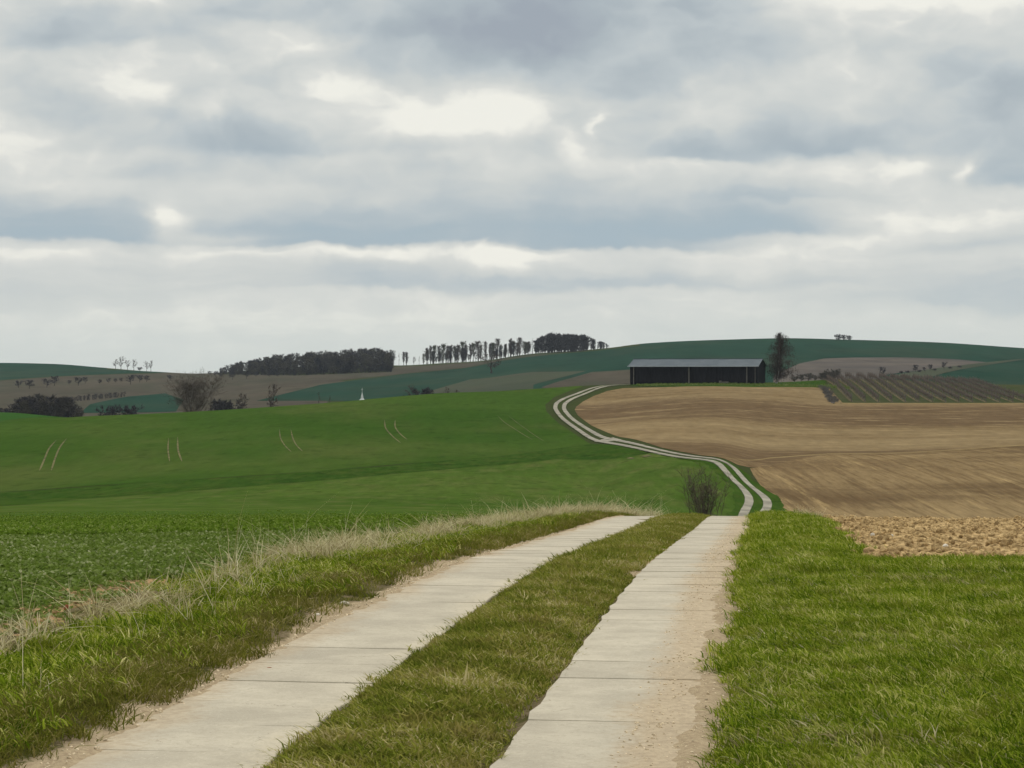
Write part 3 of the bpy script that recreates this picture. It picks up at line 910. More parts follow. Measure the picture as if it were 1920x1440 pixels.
def tuft(name, seed, n, rad, h0, h1, w, mat, lean=(0, 0), arch=.5, tone=(0, 1), spread=.25):
    r = random.Random(seed); V = []; Fc = []; T = []; Hh = []
    for i in range(n):
        a = r.uniform(0, 6.283); q = rad * math.sqrt(r.random())
        bx, by = math.cos(a) * q, math.sin(a) * q
        h = r.uniform(h0, h1); ww = w * r.uniform(.7, 1.3)
        la = r.uniform(0, 6.283); lm = r.random() * spread
        dx = lean[0] + math.cos(la) * lm; dy = lean[1] + math.sin(la) * lm
        fa = r.uniform(0, 3.1416); sx, sy = math.cos(fa) * ww / 2, math.sin(fa) * ww / 2
        tn = tone[0] + (tone[1] - tone[0]) * r.random() ** 1.3
        b = len(V); pr = arch * r.uniform(.5, 1.5)
        for k, u in enumerate((0, .4, .75, 1)):
            off = (u + pr * u * u * 1.6)
            z = h * (u - .35 * pr * u * u * u)
            x = bx + dx * h * off; y = by + dy * h * off
            wd = (1, .9, .6, 0)[k]
            if k < 3:
                V += [(x - sx * wd, y - sy * wd, z - .01 * (k == 0)), (x + sx * wd, y + sy * wd, z - .01 * (k == 0))]; T += [tn, tn]; Hh += [u, u]
            else:
                V.append((x, y, z)); T.append(tn); Hh.append(1)
        Fc += [[b, b + 1, b + 3, b + 2], [b + 2, b + 3, b + 5, b + 4], [b + 4, b + 5, b + 6]]
    return source(name, V, Fc, mat, T, Hh)


def plant(name, seed, mat):
    r = random.Random(seed); V = []; Fc = []; T = []
    n = r.randint(6, 9)
    for i in range(n):
        a = i * 2.4 + r.uniform(-.4, .4); L = r.uniform(.016, .042); w = L * r.uniform(.42, .6)
        up = r.uniform(.15, .8); tn = r.random()
        ca, sa = math.cos(a), math.sin(a)
        b = len(V)
        prof = [(.15, .0, 0), (.45, .8, .6), (.75, 1, .8), (1.0, .45, .6), (1.12, 0, .45)]
        for u, ww, _ in prof:
            rr = L * u; z = L * (up * u * 1.3 - .5 * u * u * up) + .01
            for s in ((-1, 1) if ww else (0,)):
                V.append((ca * rr - sa * s * ww * w / 2, sa * rr + ca * s * ww * w / 2, z + abs(s) * .25 * w)); T.append(tn)
        Fc += [[b, b + 1, b + 2], [b + 1, b + 3, b + 4, b + 2], [b + 3, b + 5, b + 6, b + 4], [b + 5, b + 7, b + 6]]
    return source(name, V, Fc, mat, T)


def sample(n, y0, y1, vfun, power=1.0, seed=1):
    """n points, distance-weighted, v from vfun(Y) -> (lo, hi)"""
    g = np.random.default_rng(seed)
    u = g.random(n)
    Y = (y0 ** power + u * (y1 ** power - y0 ** power)) ** (1 / power) if power else y0 * (y1 / y0) ** u
    lo, hi = vfun(Y)
    v = lo + (hi - lo) * g.random(n)
    return v + cen(Y), Y, v, g


def place(name, X, Y, g, sources, s0, s1, zf=near_z, tilt=.15, spin=True, kscale=None, dz=0):
    n = len(X)
    R = np.stack([g.normal(0, tilt, n), g.normal(0, tilt, n), g.uniform(0, 6.283, n) if spin is True else g.normal(0, spin, n)], -1)
    S = g.uniform(s0, s1, n)
    if kscale is not None: S = S * kscale
    return scatter(name, np.stack([X, Y, zf(X, Y) + dz], -1), R, S, g.integers(0, len(sources), n), sources)


edge_r = lambda Y: .262 * Y + .3       # right limit of interest (X)
tg = [tuft('tuft', i, 34, .12, .016, .054, .0058, M['grass'], (-.45, -.08), .6, spread=.85) for i in range(6)]
# right verge, full width in front of the headland, narrow beside it
X, Y, v, g = sample(40000, 7.5, 23.0, lambda Y: (np.full_like(Y, 1.15), edge_r(Y) - cen(Y) + 1.0), 2.0, 11)
k = (g.random(len(X)) < sst(v + (fbm(X * 1.7, Y * 1.7) - .47) * .26, 1.37, 1.54) * (1 - field_mask(X, Y)))
place('right_verge_grass', X[k], Y[k], g, tg, .60, 1.10, spin=.6, kscale=(.75 + .9 * fbm(X[k] * .8, Y[k] * .8)))
X, Y, v, g = sample(14000, 21.0, 49, lambda Y: (np.full_like(Y, 1.15), np.full_like(Y, 3.0)), 1.0, 12)
k = (g.random(len(X)) < sst(v + (fbm(X * 1.7, Y * 1.7) - .47) * .26, 1.34, 1.50) * (1 - field_mask(X, Y)))
place('right_verge_grass', X[k], Y[k], g, tg, .75, 1.35, spin=.6, kscale=(.8 + .9 * fbm(X[k] * .8, Y[k] * .8)))
# straw among the green
ts = [tuft('dead_tuft', 30 + i, 9, .06, .03, .09, .006, M['straw'], (-.45, -.1), .7, spread=1.0) for i in range(4)]
X, Y, v, g = sample(4200, 7.5, 22, lambda Y: (np.full_like(Y, 1.5), edge_r(Y) - cen(Y) + 1.0), 2.0, 13)
k = fbm(X * 1.6 + 3, Y * 1.6) > .50
place('dead_grass', X[k], Y[k], g, ts, .5, 1.0, spin=.7)
# middle verge
tm = [tuft('worn_tuft', 50 + i, 26, .085, .014, .046, .0066, M['grassmid'], (-.25, -.05), .6, spread=1.1) for i in range(6)]
X, Y, v, g = sample(22000, 7.0, 49, lambda Y: (np.full_like(Y, -.47), np.full_like(Y, .46)), .9, 14)
n_ = (fbm(X * 3.1, Y * 3.1) - .47)
k = (g.random(len(X)) < (sst(v + n_ * .16, -.50, -.40) * sst(-v + n_ * .16, -.47, -.38)) * (.55 + .6 * (fbm(X * 1.3, Y * 1.3) > .43)) * (1 - .8 * (sand_f(X, Y) > .4)))
kk = .75 + .5 * fbm(X[k] * 1.5, Y[k] * 1.5) + .35 * np.exp(-((v[k] - .0) / .25) ** 2) - .15
place('middle_verge_grass', X[k], Y[k], g, tm, .8, 1.35, spin=.9, kscale=kk * (1 - .3 * sst(Y[k], 30, 44)))
# greener tufts in the crown of the middle verge
X, Y, v, g = sample(3400, 7.0, 45, lambda Y: (np.full_like(Y, -.38), np.full_like(Y, .40)), .9, 15)
k = fbm(X * 1.9 + 7, Y * 1.9) > .47
place('middle_verge_grass', X[k], Y[k], g, tg, .40, .70, spin=.8)
# left verge
M['matted'] = leaf_mat('matted_verge_grass', [(0, (.075, .090, .010)), (.35, (.140, .148, .018)), (.60, (.205, .190, .040)), (.85, (.40, .32, .15)), (1.0, (.55, .46, .25))], 1.3, 1.4, .25, (.150, .125, .040))
tml = [tuft('matted_tuft', 60 + i, 30, .09, .018, .060, .0046, M['matted'], (-.1, -.1), .6, spread=1.3) for i in range(5)]
X, Y, v, g = sample(14000, 7.5, 49, lambda Y: (np.full_like(Y, -3.15), np.full_like(Y, -1.36)), .9, 16)
n_ = (fbm(X * 2.1, Y * 2.1) - .47)
k = (g.random(len(X)) < sst(-v + n_ * .5, 1.60, 2.0) * (1 - .7 * crop_mask(X, Y)) * (1 - sst(-v, 2.5, 2.8) * (1 - sst(Y, 16, 18))))
place('left_verge_grass', X[k], Y[k], g, tg, .8, 1.45, spin=1.3, kscale=.75 + .8 * fbm(X[k] * 1.1 + 8, Y[k] * 1.1))
X, Y, v, g = sample(11000, 7.5, 49, lambda Y: (np.full_like(Y, -2.1), np.full_like(Y, -1.34)), .9, 17)
k = (g.random(len(X)) < .75 * sst(-v + (fbm(X * 3, Y * 3) - .47) * .3, 1.36, 1.55) * (1 - .75 * sst(Y, 12.5, 14.5) * (1 - sst(Y, 22, 28)) * sst(v, -1.85, -1.6)))
place('left_verge_grass', X[k], Y[k], g, tml, .8, 1.5, spin=3)
# dry bleached grass along the left edge of the verge
td = [tuft('straw_tuft', 70 + i, 20, .07, .10, .30, .0085, M['straw'], (-.15, -.05), .8, spread=1.1) for i in range(5)]
tt_ = [tuft('tall_straw', 90 + i, 4, .05, .40, .75, .0060, M['straw'], (.05, 0), .12, spread=.28) for i in range(4)]
X, Y, v, g = sample(5200, 11.5, 52, lambda Y: (-3.15 + 0 * Y, -1.95 + .4 * sst(Y, 30, 45)), .8, 18)
dens = sst(Y, 12, 19) * np.exp(-((v + 2.75 - .55 * sst(Y, 26, 42)) / .28) ** 2) * (.10 + 1.2 * (fbm(X * 1.2 + 2, Y * 1.0 + 5) > .485))
k = g.random(len(X)) < dens
place('dry_grass', X[k], Y[k], g, td, .55, 1.15, kscale=.72 + .45 * fbm(X[k] * .7, Y[k] * .7), tilt=.3)
k2 = g.random(len(X)) < dens * .022
place('dry_grass_stalks', X[k2], Y[k2], g, tt_, .45, .85, tilt=.12)
ta = [tuft('arching_straw', 150 + i, 5, .08, .22, .50, .0075, M['straw'], (.25 - .1 * i, -.1), .75, spread=.7) for i in range(5)]
X, Y, v, g = sample(230, 10.5, 24, lambda Y: (np.full_like(Y, -3.0), np.full_like(Y, -1.95)), 1.1, 27)
k = fbm(X * 1.3 + 4, Y * 1.3) > .44
place('dry_grass_stalks', X[k], Y[k], g, ta, .4, .8, tilt=.4)
X, Y, v, g = sample(420, 50, 72, lambda Y: (np.full_like(Y, -2.9), np.full_like(Y, -1.4)), 1, 19)
place('dry_grass', X, Y, g, td, .8, 1.7, zf=lambda a, b: H(a, b) + .03, tilt=.3)
X, Y, v, g = sample(260, 40, 49, lambda Y: (np.full_like(Y, 2.1), np.full_like(Y, 3.2)), 1, 20)
place('dry_grass', X, Y, g, td, .4, .8, tilt=.3)
# crop on the left
M['cropfar'] = leaf_mat('crop_leaves_in_the_open', [(0, (.060, .108, .009)), (.40, (.100, .165, .016)), (.7, (.150, .215, .032)), (1.0, (.26, .30, .10))], .7, .5, .35, (.100, .160, .013))
tc_ = [plant('leafy_plant', 110 + i, M['crop']) for i in range(6)]
lo_l = lambda Y: (-.27 * Y - 1.0) - cen(Y)
X, Y, v, g = sample(75000, 11.5, 42, lambda Y: (lo_l(Y), np.full_like(Y, -2.75)), 1.6, 21)
k = (g.random(len(X)) < crop_mask(X, Y) * (1 - .92 * bare_f(X, Y)))
place('crop_plants', X[k], Y[k], g, tc_, .7, 1.5, zf=lambda a, b: H(a, b) + .01, tilt=.3, kscale=.75 + .5 * fbm(X[k] * .5, Y[k] * .5))
tcf = [plant('leafy_plant', 120 + i, M['cropfar']) for i in range(5)]
X, Y, v, g = sample(52000, 31, 118, lambda Y: (lo_l(Y), -2.7 + 0 * Y), 1.2, 22)
k = g.random(len(X)) < 1 - .97 * sst(Y + (fbm(X * .15, Y * .15) - .47) * 50, 35, 100)
place('crop_plants', X[k], Y[k], g, tcf, 1.1, 2.2, zf=lambda a, b: H(a, b) + .03, tilt=.3)

# clods and pebbles
def lump(name, seed, mat, flat=.7):
    import bmesh
    bm = bmesh.new(); bmesh.ops.create_icosphere(bm, subdivisions=2, radius=1)
    r = random.Random(seed); o = Vector((r.uniform(0, 50), r.uniform(0, 50), 0))
    for q in bm.verts:
        p = q.co
        d = .75 + .55 * float(fbm(np.array([p.x * 1.6 + o.x + p.z]), np.array([p.y * 1.6 + o.y - p.z]))[0]) + r.uniform(-.06, .06)
        q.co = Vector((p.x * d, p.y * d * .8, p.z * d * flat))
    me = bpy.data.meshes.new(name); bm.to_mesh(me); bm.free(); me.materials.append(mat)
    return bpy.data.objects.new(name, me)

lc = [lump('clod', i, M['clod']) for i in range(5)]
X, Y, v, g = sample(7200, 19.5, 47, lambda Y: (np.full_like(Y, 2.2), edge_r(Y) - cen(Y) + .8), 1.3, 23)
k = (field_mask(X, Y) > .5)
place('soil_clods', X[k], Y[k], g, lc, .018, .055, zf=clod_z, tilt=.8, kscale=.6 + .9 * g.random(int(k.sum())) ** 3)
X, Y, v, g = sample(900, 12, 18, lambda Y: (np.full_like(Y, -4.6), np.full_like(Y, -2.8)), 1, 24)
k = bare_f(X, Y) * crop_mask(X, Y) > .3
place('soil_clods', X[k], Y[k], g, lc, .012, .035, zf=lambda a, b: H(a, b) + .01, tilt=.8)
M['pebble'] = plain('pebble_stone', (.58, .47, .32), .9, .35, 40)
lp = [lump('pebble', 20 + i, M['pebble'], .6) for i in range(3)]
X, Y, v, g = sample(3600, 7.5, 46, lambda Y: (np.full_like(Y, .95), np.full_like(Y, 1.45)), .7, 25)
place('pebbles', X, Y, g, lp, .002, .009, zf=lambda a, b: np.where(a - cen(b) < 1.2, H(a, b) + .022, near_z(a, b)), tilt=.8, kscale=1 + .5 * (g.random(len(X)) > .97))
X, Y, v, g = sample(900, 7.5, 30, lambda Y: (np.full_like(Y, -1.42), np.full_like(Y, -1.26)), .7, 26)
place('pebbles', X, Y, g, lp, .004, .012, tilt=.8)

# ------------------------------------------------------------------ bare trees and shrubs
def bark(name, a, b, sc_=2.5):
    return material(name, lambda t: t.mix(t.sstep(t.noise(t.pos, sc_, 4), .35, .65), a, b), .95, 0)
M['bark'] = bark('tree_bark', (.045, .038, .032), (.085, .072, .060))
M['twig'] = bark('bare_twigs', (.060, .048, .040), (.110, .085, .070))
M['twig_olive'] = bark('budding_twigs', (.060, .062, .034), (.100, .100, .052))
M['twig_warm'] = bark('reddish_twigs', (.062, .050, .040), (.085, .068, .054))
M['twig_dark'] = bark('dense_dark_twigs', (.036, .034, .039), (.062, .057, .058))
M['copse'] = bark('copse_twigs', (.036, .034, .042), (.084, .076, .058), .13)
M['conifer'] = bark('evergreen_foliage', (.010, .020, .014), (.022, .036, .022))
M['grey_twig'] = bark('grey_dry_twigs', (.095, .088, .078), (.135, .125, .110))

def tube(V, Fc, pts, rads, sides=4):
    prev = None
    for i, (p, r) in enumerate(zip(pts, rads)):
        d = (pts[min(i + 1, len(pts) - 1)] - pts[max(i - 1, 0)]).normalized()
        a = d.orthogonal().normalized(); c = d.cross(a)
        ring = []
        for k in range(sides):
            th = 6.2832 * k / sides
            V.append(p + (a * math.cos(th) + c * math.sin(th)) * r); ring.append(len(V) - 1)
        if prev:
            for k in range(sides): Fc.append([prev[k], prev[(k + 1) % sides], ring[(k + 1) % sides], ring[k]])
        prev = ring


def grow(r, height, trunks=1, trunk_r=.02, crown0=.25, spread=.35, n_limb=14, n_branch=5, n_twig=7, twig_w=.006, twig_l=.06, up=.6, shape='oval', lean=0.0, jitter=.12):
    """all lengths as shares of the height; returns trunk mesh and crown mesh"""
    TV, TF, CV, CF = [], [], [], []
    for q in range(trunks):
        a0 = r.uniform(0, 6.28); s0 = 0 if trunks == 1 else r.uniform(.1, .42) * spread * 1.6
        top = Vector((math.cos(a0) * s0 + lean, math.sin(a0) * s0, r.uniform(.75, 1.0) if trunks > 1 else 1.0))
        base = Vector((math.cos(a0) * .015 * (trunks > 1), math.sin(a0) * .015 * (trunks > 1), -.02))
        n = 7; P = []
        for i in range(n):
            u = i / (n - 1)
            P.append(base.lerp(top, u) + Vector((r.uniform(-1, 1), r.uniform(-1, 1), 0)) * jitter * .16 * math.sin(u * 3.14))
        tr = trunk_r / math.sqrt(trunks)
        tube(TV, TF, P, [tr * (1 - .88 * i / (n - 1)) * (1.35 if i == 0 else 1) for i in range(n)], 5)
        for b in range(max(3, n_limb // trunks)):
            u = crown0 + (1 - crown0) * (b + r.random()) / max(3, n_limb // trunks) * .98
            k = u * (n - 1); i = min(int(k), n - 2); p = P[i].lerp(P[i + 1], k - i)
            w = (u - crown0) / (1 - crown0)
            env = {'oval': math.sin(math.pi * (w * .86 + .12)) ** .6, 'cone': (1 - w) ** .75 * .95 + .08, 'round': math.sqrt(max(0, 1 - (1.5 * w - .6) ** 2)) , 'up': .45 + .4 * w}[shape]
            L = spread * env * r.uniform(.65, 1.1)
            a = r.uniform(0, 6.28); e = up * r.uniform(.5, 1.4)
            d = Vector((math.cos(a), math.sin(a), e)).normalized()
            m = 4; B = [p]
            for j in range(1, m): B.append(B[-1] + (d + Vector((r.uniform(-.3, .3), r.uniform(-.3, .3), r.uniform(-.15, .3)))).normalized() * L / (m - 1))
            lr = tr * .38 * (1 - .6 * w)
            tube(CV, CF, B, [lr * (1 - .75 * j / (m - 1)) for j in range(m)], 3)
            for c in range(n_branch):
                kk = r.uniform(.25, 1) * (m - 1); i = min(int(kk), m - 2); bp = B[i].lerp(B[i + 1], kk - i)
                d2 = (d * .6 + Vector((r.gauss(0, .6), r.gauss(0, .6), r.gauss(.25, .45)))).normalized()
                L2 = L * r.uniform(.25, .5)
                e2 = bp + d2 * L2
                tube(CV, CF, [bp, bp.lerp(e2, .5) + Vector((r.gauss(0, .04), r.gauss(0, .04), .02)) * L2, e2], [lr * .45, lr * .3, lr * .12], 3)
                for t_ in range(n_twig):
                    s_ = bp.lerp(e2, r.uniform(.15, 1.05))
                    d3 = (d2 * .5 + Vector((r.gauss(0, .7), r.gauss(0, .7), r.gauss(.2, .6)))).normalized()
                    l3 = twig_l * r.uniform(.5, 1.3); sd = d3.orthogonal() if r.random() < .5 else d3.cross(d3.orthogonal())
                    sd = sd.normalized() * twig_w * .5
                    i0 = len(CV); CV += [s_ - sd, s_ + sd, s_ + d3 * l3]; CF.append([i0, i0 + 1, i0 + 2])
    return TV, TF, CV, CF


def tree_mesh(name, V, Fc, h, mat):
    me = bpy.data.meshes.new(name); me.from_pydata([tuple(v * h) for v in V], [], Fc); me.materials.append(mat); me.update()
    return me


def make_kind(seed, mat_c, mat_t=None, **kw):
    """meshes of one metre tall trees, reused at many sizes"""
    r = random.Random(seed)
    TV, TF, CV, CF = grow(r, 1, **kw)
    return tree_mesh('trunk', TV, TF, 1, mat_t or M['bark']), tree_mesh('crown', CV, CF, 1, mat_c), (TV, TF, CV, CF)


def put_tree(name, kind, X, Y, h, label, cat='tree', group=None, rz=0.0, wide=1.0):
    z = float(H(X, Y))
    o = empty(name, (X, Y, z - .02 * h * .3), rz); o.scale = (h * wide, h * wide, h)
    for nm, me in (('trunk', kind[0]), ('crown', kind[1])):
        c = bpy.data.objects.new(nm, me); COL.objects.link(c); c.parent = o
    tag(o, label, cat, group)
    return o


far_kw = dict(twig_w=.012, twig_l=.07)
K_row = [make_kind(200 + i, M['twig'] if i % 3 else M['twig_olive'], trunk_r=.022, crown0=(.08, .22, .14, .28, .05)[i], spread=(.36, .28, .26, .36, .42)[i], n_limb=40, n_branch=6, n_twig=9, up=2.2, shape='oval', twig_w=.009, twig_l=.075) for i in range(5)]
K_thin = [make_kind(220 + i, M['twig'], trunk_r=.014, crown0=.35, spread=.13, n_limb=12, n_branch=4, n_twig=5, up=1.2, shape='oval', twig_w=.008, twig_l=.05) for i in range(2)]
K_round = [make_kind(230 + i, M['twig'], trunk_r=.030, crown0=.22, spread=.46, n_limb=16, n_branch=6, n_twig=9, up=.8, shape='round', twig_w=.014, twig_l=.08) for i in range(4)]
K_orch = [make_kind(240 + i, M['twig_dark'], trunk_r=.045, crown0=.28, spread=.62, n_limb=18, n_branch=7, n_twig=10, up=.55, shape='round', twig_w=.03, twig_l=.11) for i in range(3)]
K_bush = [make_kind(250 + i, M['twig_dark'], trunks=5, trunk_r=.03, crown0=.1, spread=.75, n_limb=30, n_branch=7, n_twig=10, up=.7, shape='round', twig_w=.035, twig_l=.14) for i in range(3)]
K_wood = [make_kind(260 + i, M['twig_dark'], trunk_r=.030, crown0=.08, spread=.34, n_limb=18, n_branch=6, n_twig=9, up=.7, shape='oval', twig_w=.05, twig_l=.12) for i in range(4)]

r0 = random.Random(99)
NTH = 'first second third fourth fifth sixth seventh eighth ninth tenth eleventh twelfth thirteenth fourteenth fifteenth sixteenth seventeenth eighteenth nineteenth twentieth twenty-first twenty-second twenty-third twenty-fourth twenty-fifth twenty-sixth twenty-seventh twenty-eighth'.split()
def by_px(px_, py_base, h_px, y0=650):
    X, Y = at(px_, py_base, y0)
    return X, Y, h_px * Y / F
def by_Y(px_, Y, py_top):
    X = (px_ - 960) / F * Y
    h = EYE - (py_top - HY) / F * Y - float(H(X, Y))
    return X, Y, h

# skyline trees on the left
for (p, hp, k, wd, lab) in [(217, 14, 0, 1.0, 'leftmost of the small bare trees standing in a row on the left skyline'),
                        (227, 18, 1, 1.0, 'second from left in the small bare skyline trees, the tallest with a round crown'),
                        (239, 14, 2, 1.0, 'third bare skyline tree from the left, its low crown touching its neighbour'),
                        (251, 15, 3, .9, 'fourth bare skyline tree from the left, round crown beside a low bush'),
                        (275, 14, 1, .8, 'left one of the two bare trees set apart on the left skyline'),
                        (283, 16, 0, .8, 'right one of the two bare trees set apart on the left skyline')]:
    X, Y = at(p, np.interp(p, [200, 290], [690.5, 697.2]), 1200)
    put_tree('bare_tree', K_round[k], X, Y, (hp + 2) * Y / F, lab, 'tree', 'small bare trees on the left skyline', r0.uniform(0, 6), wd)
X, Y = at(262, 694.5, 1200)
put_tree('shrub', K_bush[0], X, Y, 6 * Y / F, 'low bush between the two groups of small trees on the left skyline', 'bush')
# orchard on the brown slope
orch = [(35, 728, 12), (55, 729, 14), (88, 727, 14), (102, 724, 16), (130, 722, 8), (147, 723, 13), (160, 719, 10), (187, 721, 8), (203, 719, 8), (216, 718, 7), (227, 717, 7), (245, 721, 15), (262, 717, 12), (275, 716, 10), (319, 714, 9)]
for i, (p, b, h) in enumerate(orch):
    X, Y, hh = by_px(p, b, h)
    lab = f'{NTH[i]} dark fruit tree from the left in the row on the brown slope'
    grp = 'dark fruit trees in a row on the brown slope'
    if i == 14: lab, grp = 'lone dark fruit tree on the brown slope, right of and apart from the row', None
    put_tree('fruit_tree', K_orch[i % 3], X, Y, hh, lab, 'tree', grp, r0.uniform(0, 6), r0.uniform(.9, 1.3))
edge = [(393, 704, 7), (404, 706, 8), (412, 709, 11), (436, 712, 13), (462, 710, 12), (480, 707, 8), (505, 707, 8), (520, 707, 7)]
for i, (p, b, h) in enumerate(edge):
    X, Y, hh = by_px(p, b, h)
    put_tree('fruit_tree', K_orch[(i + 1) % 3], X, Y, hh, f'{NTH[i]} small dark tree from the left at the foot of the long dark wood', 'tree', 'small dark trees below the long wood', r0.uniform(0, 6), 1.1)

# woods: far-off masses
def wood(name, places, kinds, mat, label):
    V, Fc = [], []; n0 = 0
    for (X, Y, h, wd) in places:
        TV, TF, CV, CF = kinds[r0.randrange(len(kinds))][2]
        a = r0.uniform(0, 6.28); ca, sa = math.cos(a), math.sin(a); z = float(H(X, Y)) - .1
        for vs, fs in ((TV, TF), (CV, CF)):
            A = np.array([tuple(v) for v in vs])
            B = np.stack([X + (A[:, 0] * ca - A[:, 1] * sa) * h * wd, Y + (A[:, 0] * sa + A[:, 1] * ca) * h * wd, z + A[:, 2] * h], -1)
            V.append(B); Fc += [[q + n0 for q in f] for f in fs]; n0 += len(B)
    o = mesh_obj(name, np.concatenate(V), Fc, mat)
    tag(o, label, kind='stuff')
K_w = [make_kind(300 + i, M['twig_dark'], trunk_r=.02, crown0=.03, spread=.36, n_limb=13, n_branch=4, n_twig=6, up=1.1, shape='oval', twig_w=.035, twig_l=.12) for i in range(5)]
pl = []
for i in range(430):
    p = r0.uniform(412, 736); 
    yb = np.interp(p, [412, 480, 560, 735], [702, 703.5, 704, 697.5])
    ysk = np.interp(p, [412, 520, 600, 680, 735], [698, 690.5, 685.5, 682.5, 685.5])
    py = yb + (ysk - yb) * (i % 7) / 6.0
    X, Y = at(p, py, 1000)
    hh = np.interp(p, [412, 440, 520, 735], [3.5, 6, 9, 11]) * r0.uniform(.75, 1.15)
    pl.append((X, Y, hh, r0.uniform(.9, 1.2)))
for i in range(110):
    p = 415 + 320 * (i + r0.random()) / 110
    X, Y = at(p, np.interp(p, [412, 480, 560, 735], [702, 703.5, 704, 697.5]), 1000)
    pl.append((X, Y, np.interp(p, [412, 520], [2.2, 4.5]) * r0.uniform(.7, 1.2), 2.0))
wood('long_wood', pl, K_w, M['copse'], 'long dark bare wood on the hill at centre left')
pl = []
for i in range(150):
    p = r0.uniform(1003, 1142)
    yb = np.interp(p, [1000, 1090, 1142], [662.5, 660, 654])
    ysk = np.interp(p, [1000, 1060, 1145], [663.2, 659, 652])
    X, Y = at(p, yb + (ysk - .2 - yb) * r0.random(), 1000)
    hp = np.interp(p, [1003, 1015, 1035, 1055, 1075, 1090, 1110, 1130, 1142], [22, 29, 33, 30, 28, 29, 19, 12, 6]) * r0.uniform(.85, 1.06)
    pl.append((X, Y, hp * Y / F, r0.uniform(.7, .95)))
wood('hilltop_wood', pl, K_w, M['twig_dark'], 'dark round-topped wood on the hilltop')
pl = []
for i in range(120):
    p = r0.uniform(22, 150); Y = r0.uniform(620, 760)
    top = np.interp(p, [10, 22, 40, 60, 90, 120, 150, 175], [780, 768, 752, 749, 747, 752, 768, 774]) + r0.choice((-4, 0, 3, 6, 10, 14, 18)) + r0.uniform(-2, 2)
    X, Y, hh = by_Y(p, Y, top)
    pl.append((X, Y, max(hh, 3), 1.0 if hh > 8 else 1.4))
for i in range(18):
    p = r0.uniform(-60, 30); X, Y, hh = by_Y(p, r0.uniform(700, 760), 768 + r0.uniform(-3, 5)); pl.append((X, Y, max(hh, 3), 1.3))
wood('valley_copse', pl, K_w + K_thin + K_row, M['copse'], 'dark bare copse in the valley at the far left')
# hedge on the slope beside it
pl = []
for i in range(34):
    p = 128 + 104 * i / 33 + r0.uniform(-2, 2)
    X, Y, hh = by_px(p, np.interp(p, [128, 235], [754, 744]), r0.uniform(7, 11))
    pl.append((X, Y, hh, 1.3))
wood('hedge', pl, K_w, M['twig_dark'], None)
hd = bpy.data.objects['hedge']; del hd['kind']; tag(hd, 'dark hedge running up the brown slope right of the copse', 'hedge')

# the row of bare trees between the woods
tree_row = [(748, 684.5, 24, 't'), (757, 684, 26, 'r'), (762, 684, 25, 'r'), (776, 684, 15, 'o'), (786, 683.5, 16, 't'), (794, 683.5, 21, 'r')]
xs = [802, 808, 814, 822, 830, 838, 846, 853, 860, 867, 874, 881, 888, 895, 903, 911, 918, 925, 933, 941, 950, 957, 965, 974, 983, 993]
hs = [28, 31, 29, 32, 33, 28, 30, 31, 32, 33, 33, 34, 35, 31, 29, 30, 30, 33, 34, 26, 28, 31, 27, 29, 25, 22]
for x_, h_ in zip(xs, hs): tree_row.append((x_ + r0.uniform(-2, 2), float(np.interp(x_, [760, 830, 900, 1000], [684.7, 681, 677.3, 664])), h_, 'r'))
for i, (p, b, h, kd) in enumerate(tree_row):
    X, Y = at(p, b, 1200)
    K = {'t': K_thin[i % 2], 'r': K_row[i % 5], 'o': K_round[i % 4]}[kd]
    if i == 0: lab, grp = 'thin pale bare tree just right of the long dark wood', None
    elif i in (1, 2): lab, grp = ('left' if i == 1 else 'right') + ' bare tree of the close pair at the left start of the tree row', 'pair of bare trees starting the row'
    elif i == 3: lab, grp = 'low round bare tree between the pair and the long tree row', None
    elif i == len(tree_row) - 1: lab, grp = 'last bare tree of the row, beside the hilltop wood', None
    else: lab, grp = f'{NTH[i - 4]} tall bare tree from the left in the long row between the two woods', 'tall bare trees in a row along the skyline'
    o = put_tree('bare_tree', K, X, Y, h * Y / F * r0.uniform(.84, 1.10), lab, 'tree', grp, r0.uniform(0, 6), r0.uniform(.7, 1.35))

# undergrowth filling the foot of that row
pl = []
for i in range(80):
    p = r0.uniform(797, 1003); b = float(np.interp(p, [760, 830, 900, 1000], [684.9, 681.2, 677.5, 664.2]))
    X, Y = at(p, b, 1200); pl.append((X, Y + 8, r0.uniform(3, 11), r0.uniform(.8, 1.3)))
wood('tree_row_undergrowth', pl, K_thin + K_row[:2], M['copse'], 'thin young growth between the trees of the long row')

# single far trees
def single(name, K, p, b, hp, lab, cat='tree', wide=1.0, y0=650, grp=None):
    X, Y, hh = by_px(p, b, hp, y0)
    return put_tree(name, K, X, Y, hh, lab, cat, grp, r0.uniform(0, 6), wide)
single('bare_tree', K_round[2], 921, 700, 32, 'dark bushy tree standing alone in the green field below the tree row', wide=2.0)
for p, h, l in ((1571, 10, 'left'), (1582, 9, 'middle'), (1593, 8, 'right')):
    single('shrub', K_bush[p % 3], p, 638.5, h, f'{l} one of the three shrubs on the skyline to the right of the birch', 'bush', 1.0, 1200, 'three shrubs on the right skyline')
for p, b, h in ((1717, 699, 13), (1733, 698, 8), (1744, 696, 11), (1770, 693, 12), (1655, 706, 15)):
    lab = {1717: 'first', 1733: 'second', 1744: 'third', 1770: 'fourth'}[p] + ' small dark tree from the left at the end of the stubble field' if p > 1700 else 'small dark tree standing alone just above the vineyard rows'
    single('shrub', K_orch[p % 3], p, b, h, lab, 'tree', .8, 650, 'small trees along the stubble field' if p > 1700 else None)
for i, (p, b) in enumerate(((1690, 700.5), (1702, 700), (1724, 698.5), (1752, 695.5), (1782, 692), (1800, 690))):
    single('shrub', K_bush[p % 3], p, b, 4, f'{NTH[i]} very low shrub from the left between stubble field and grass strip', 'bush', 1.6, 650, 'low shrubs beside the grass strip')

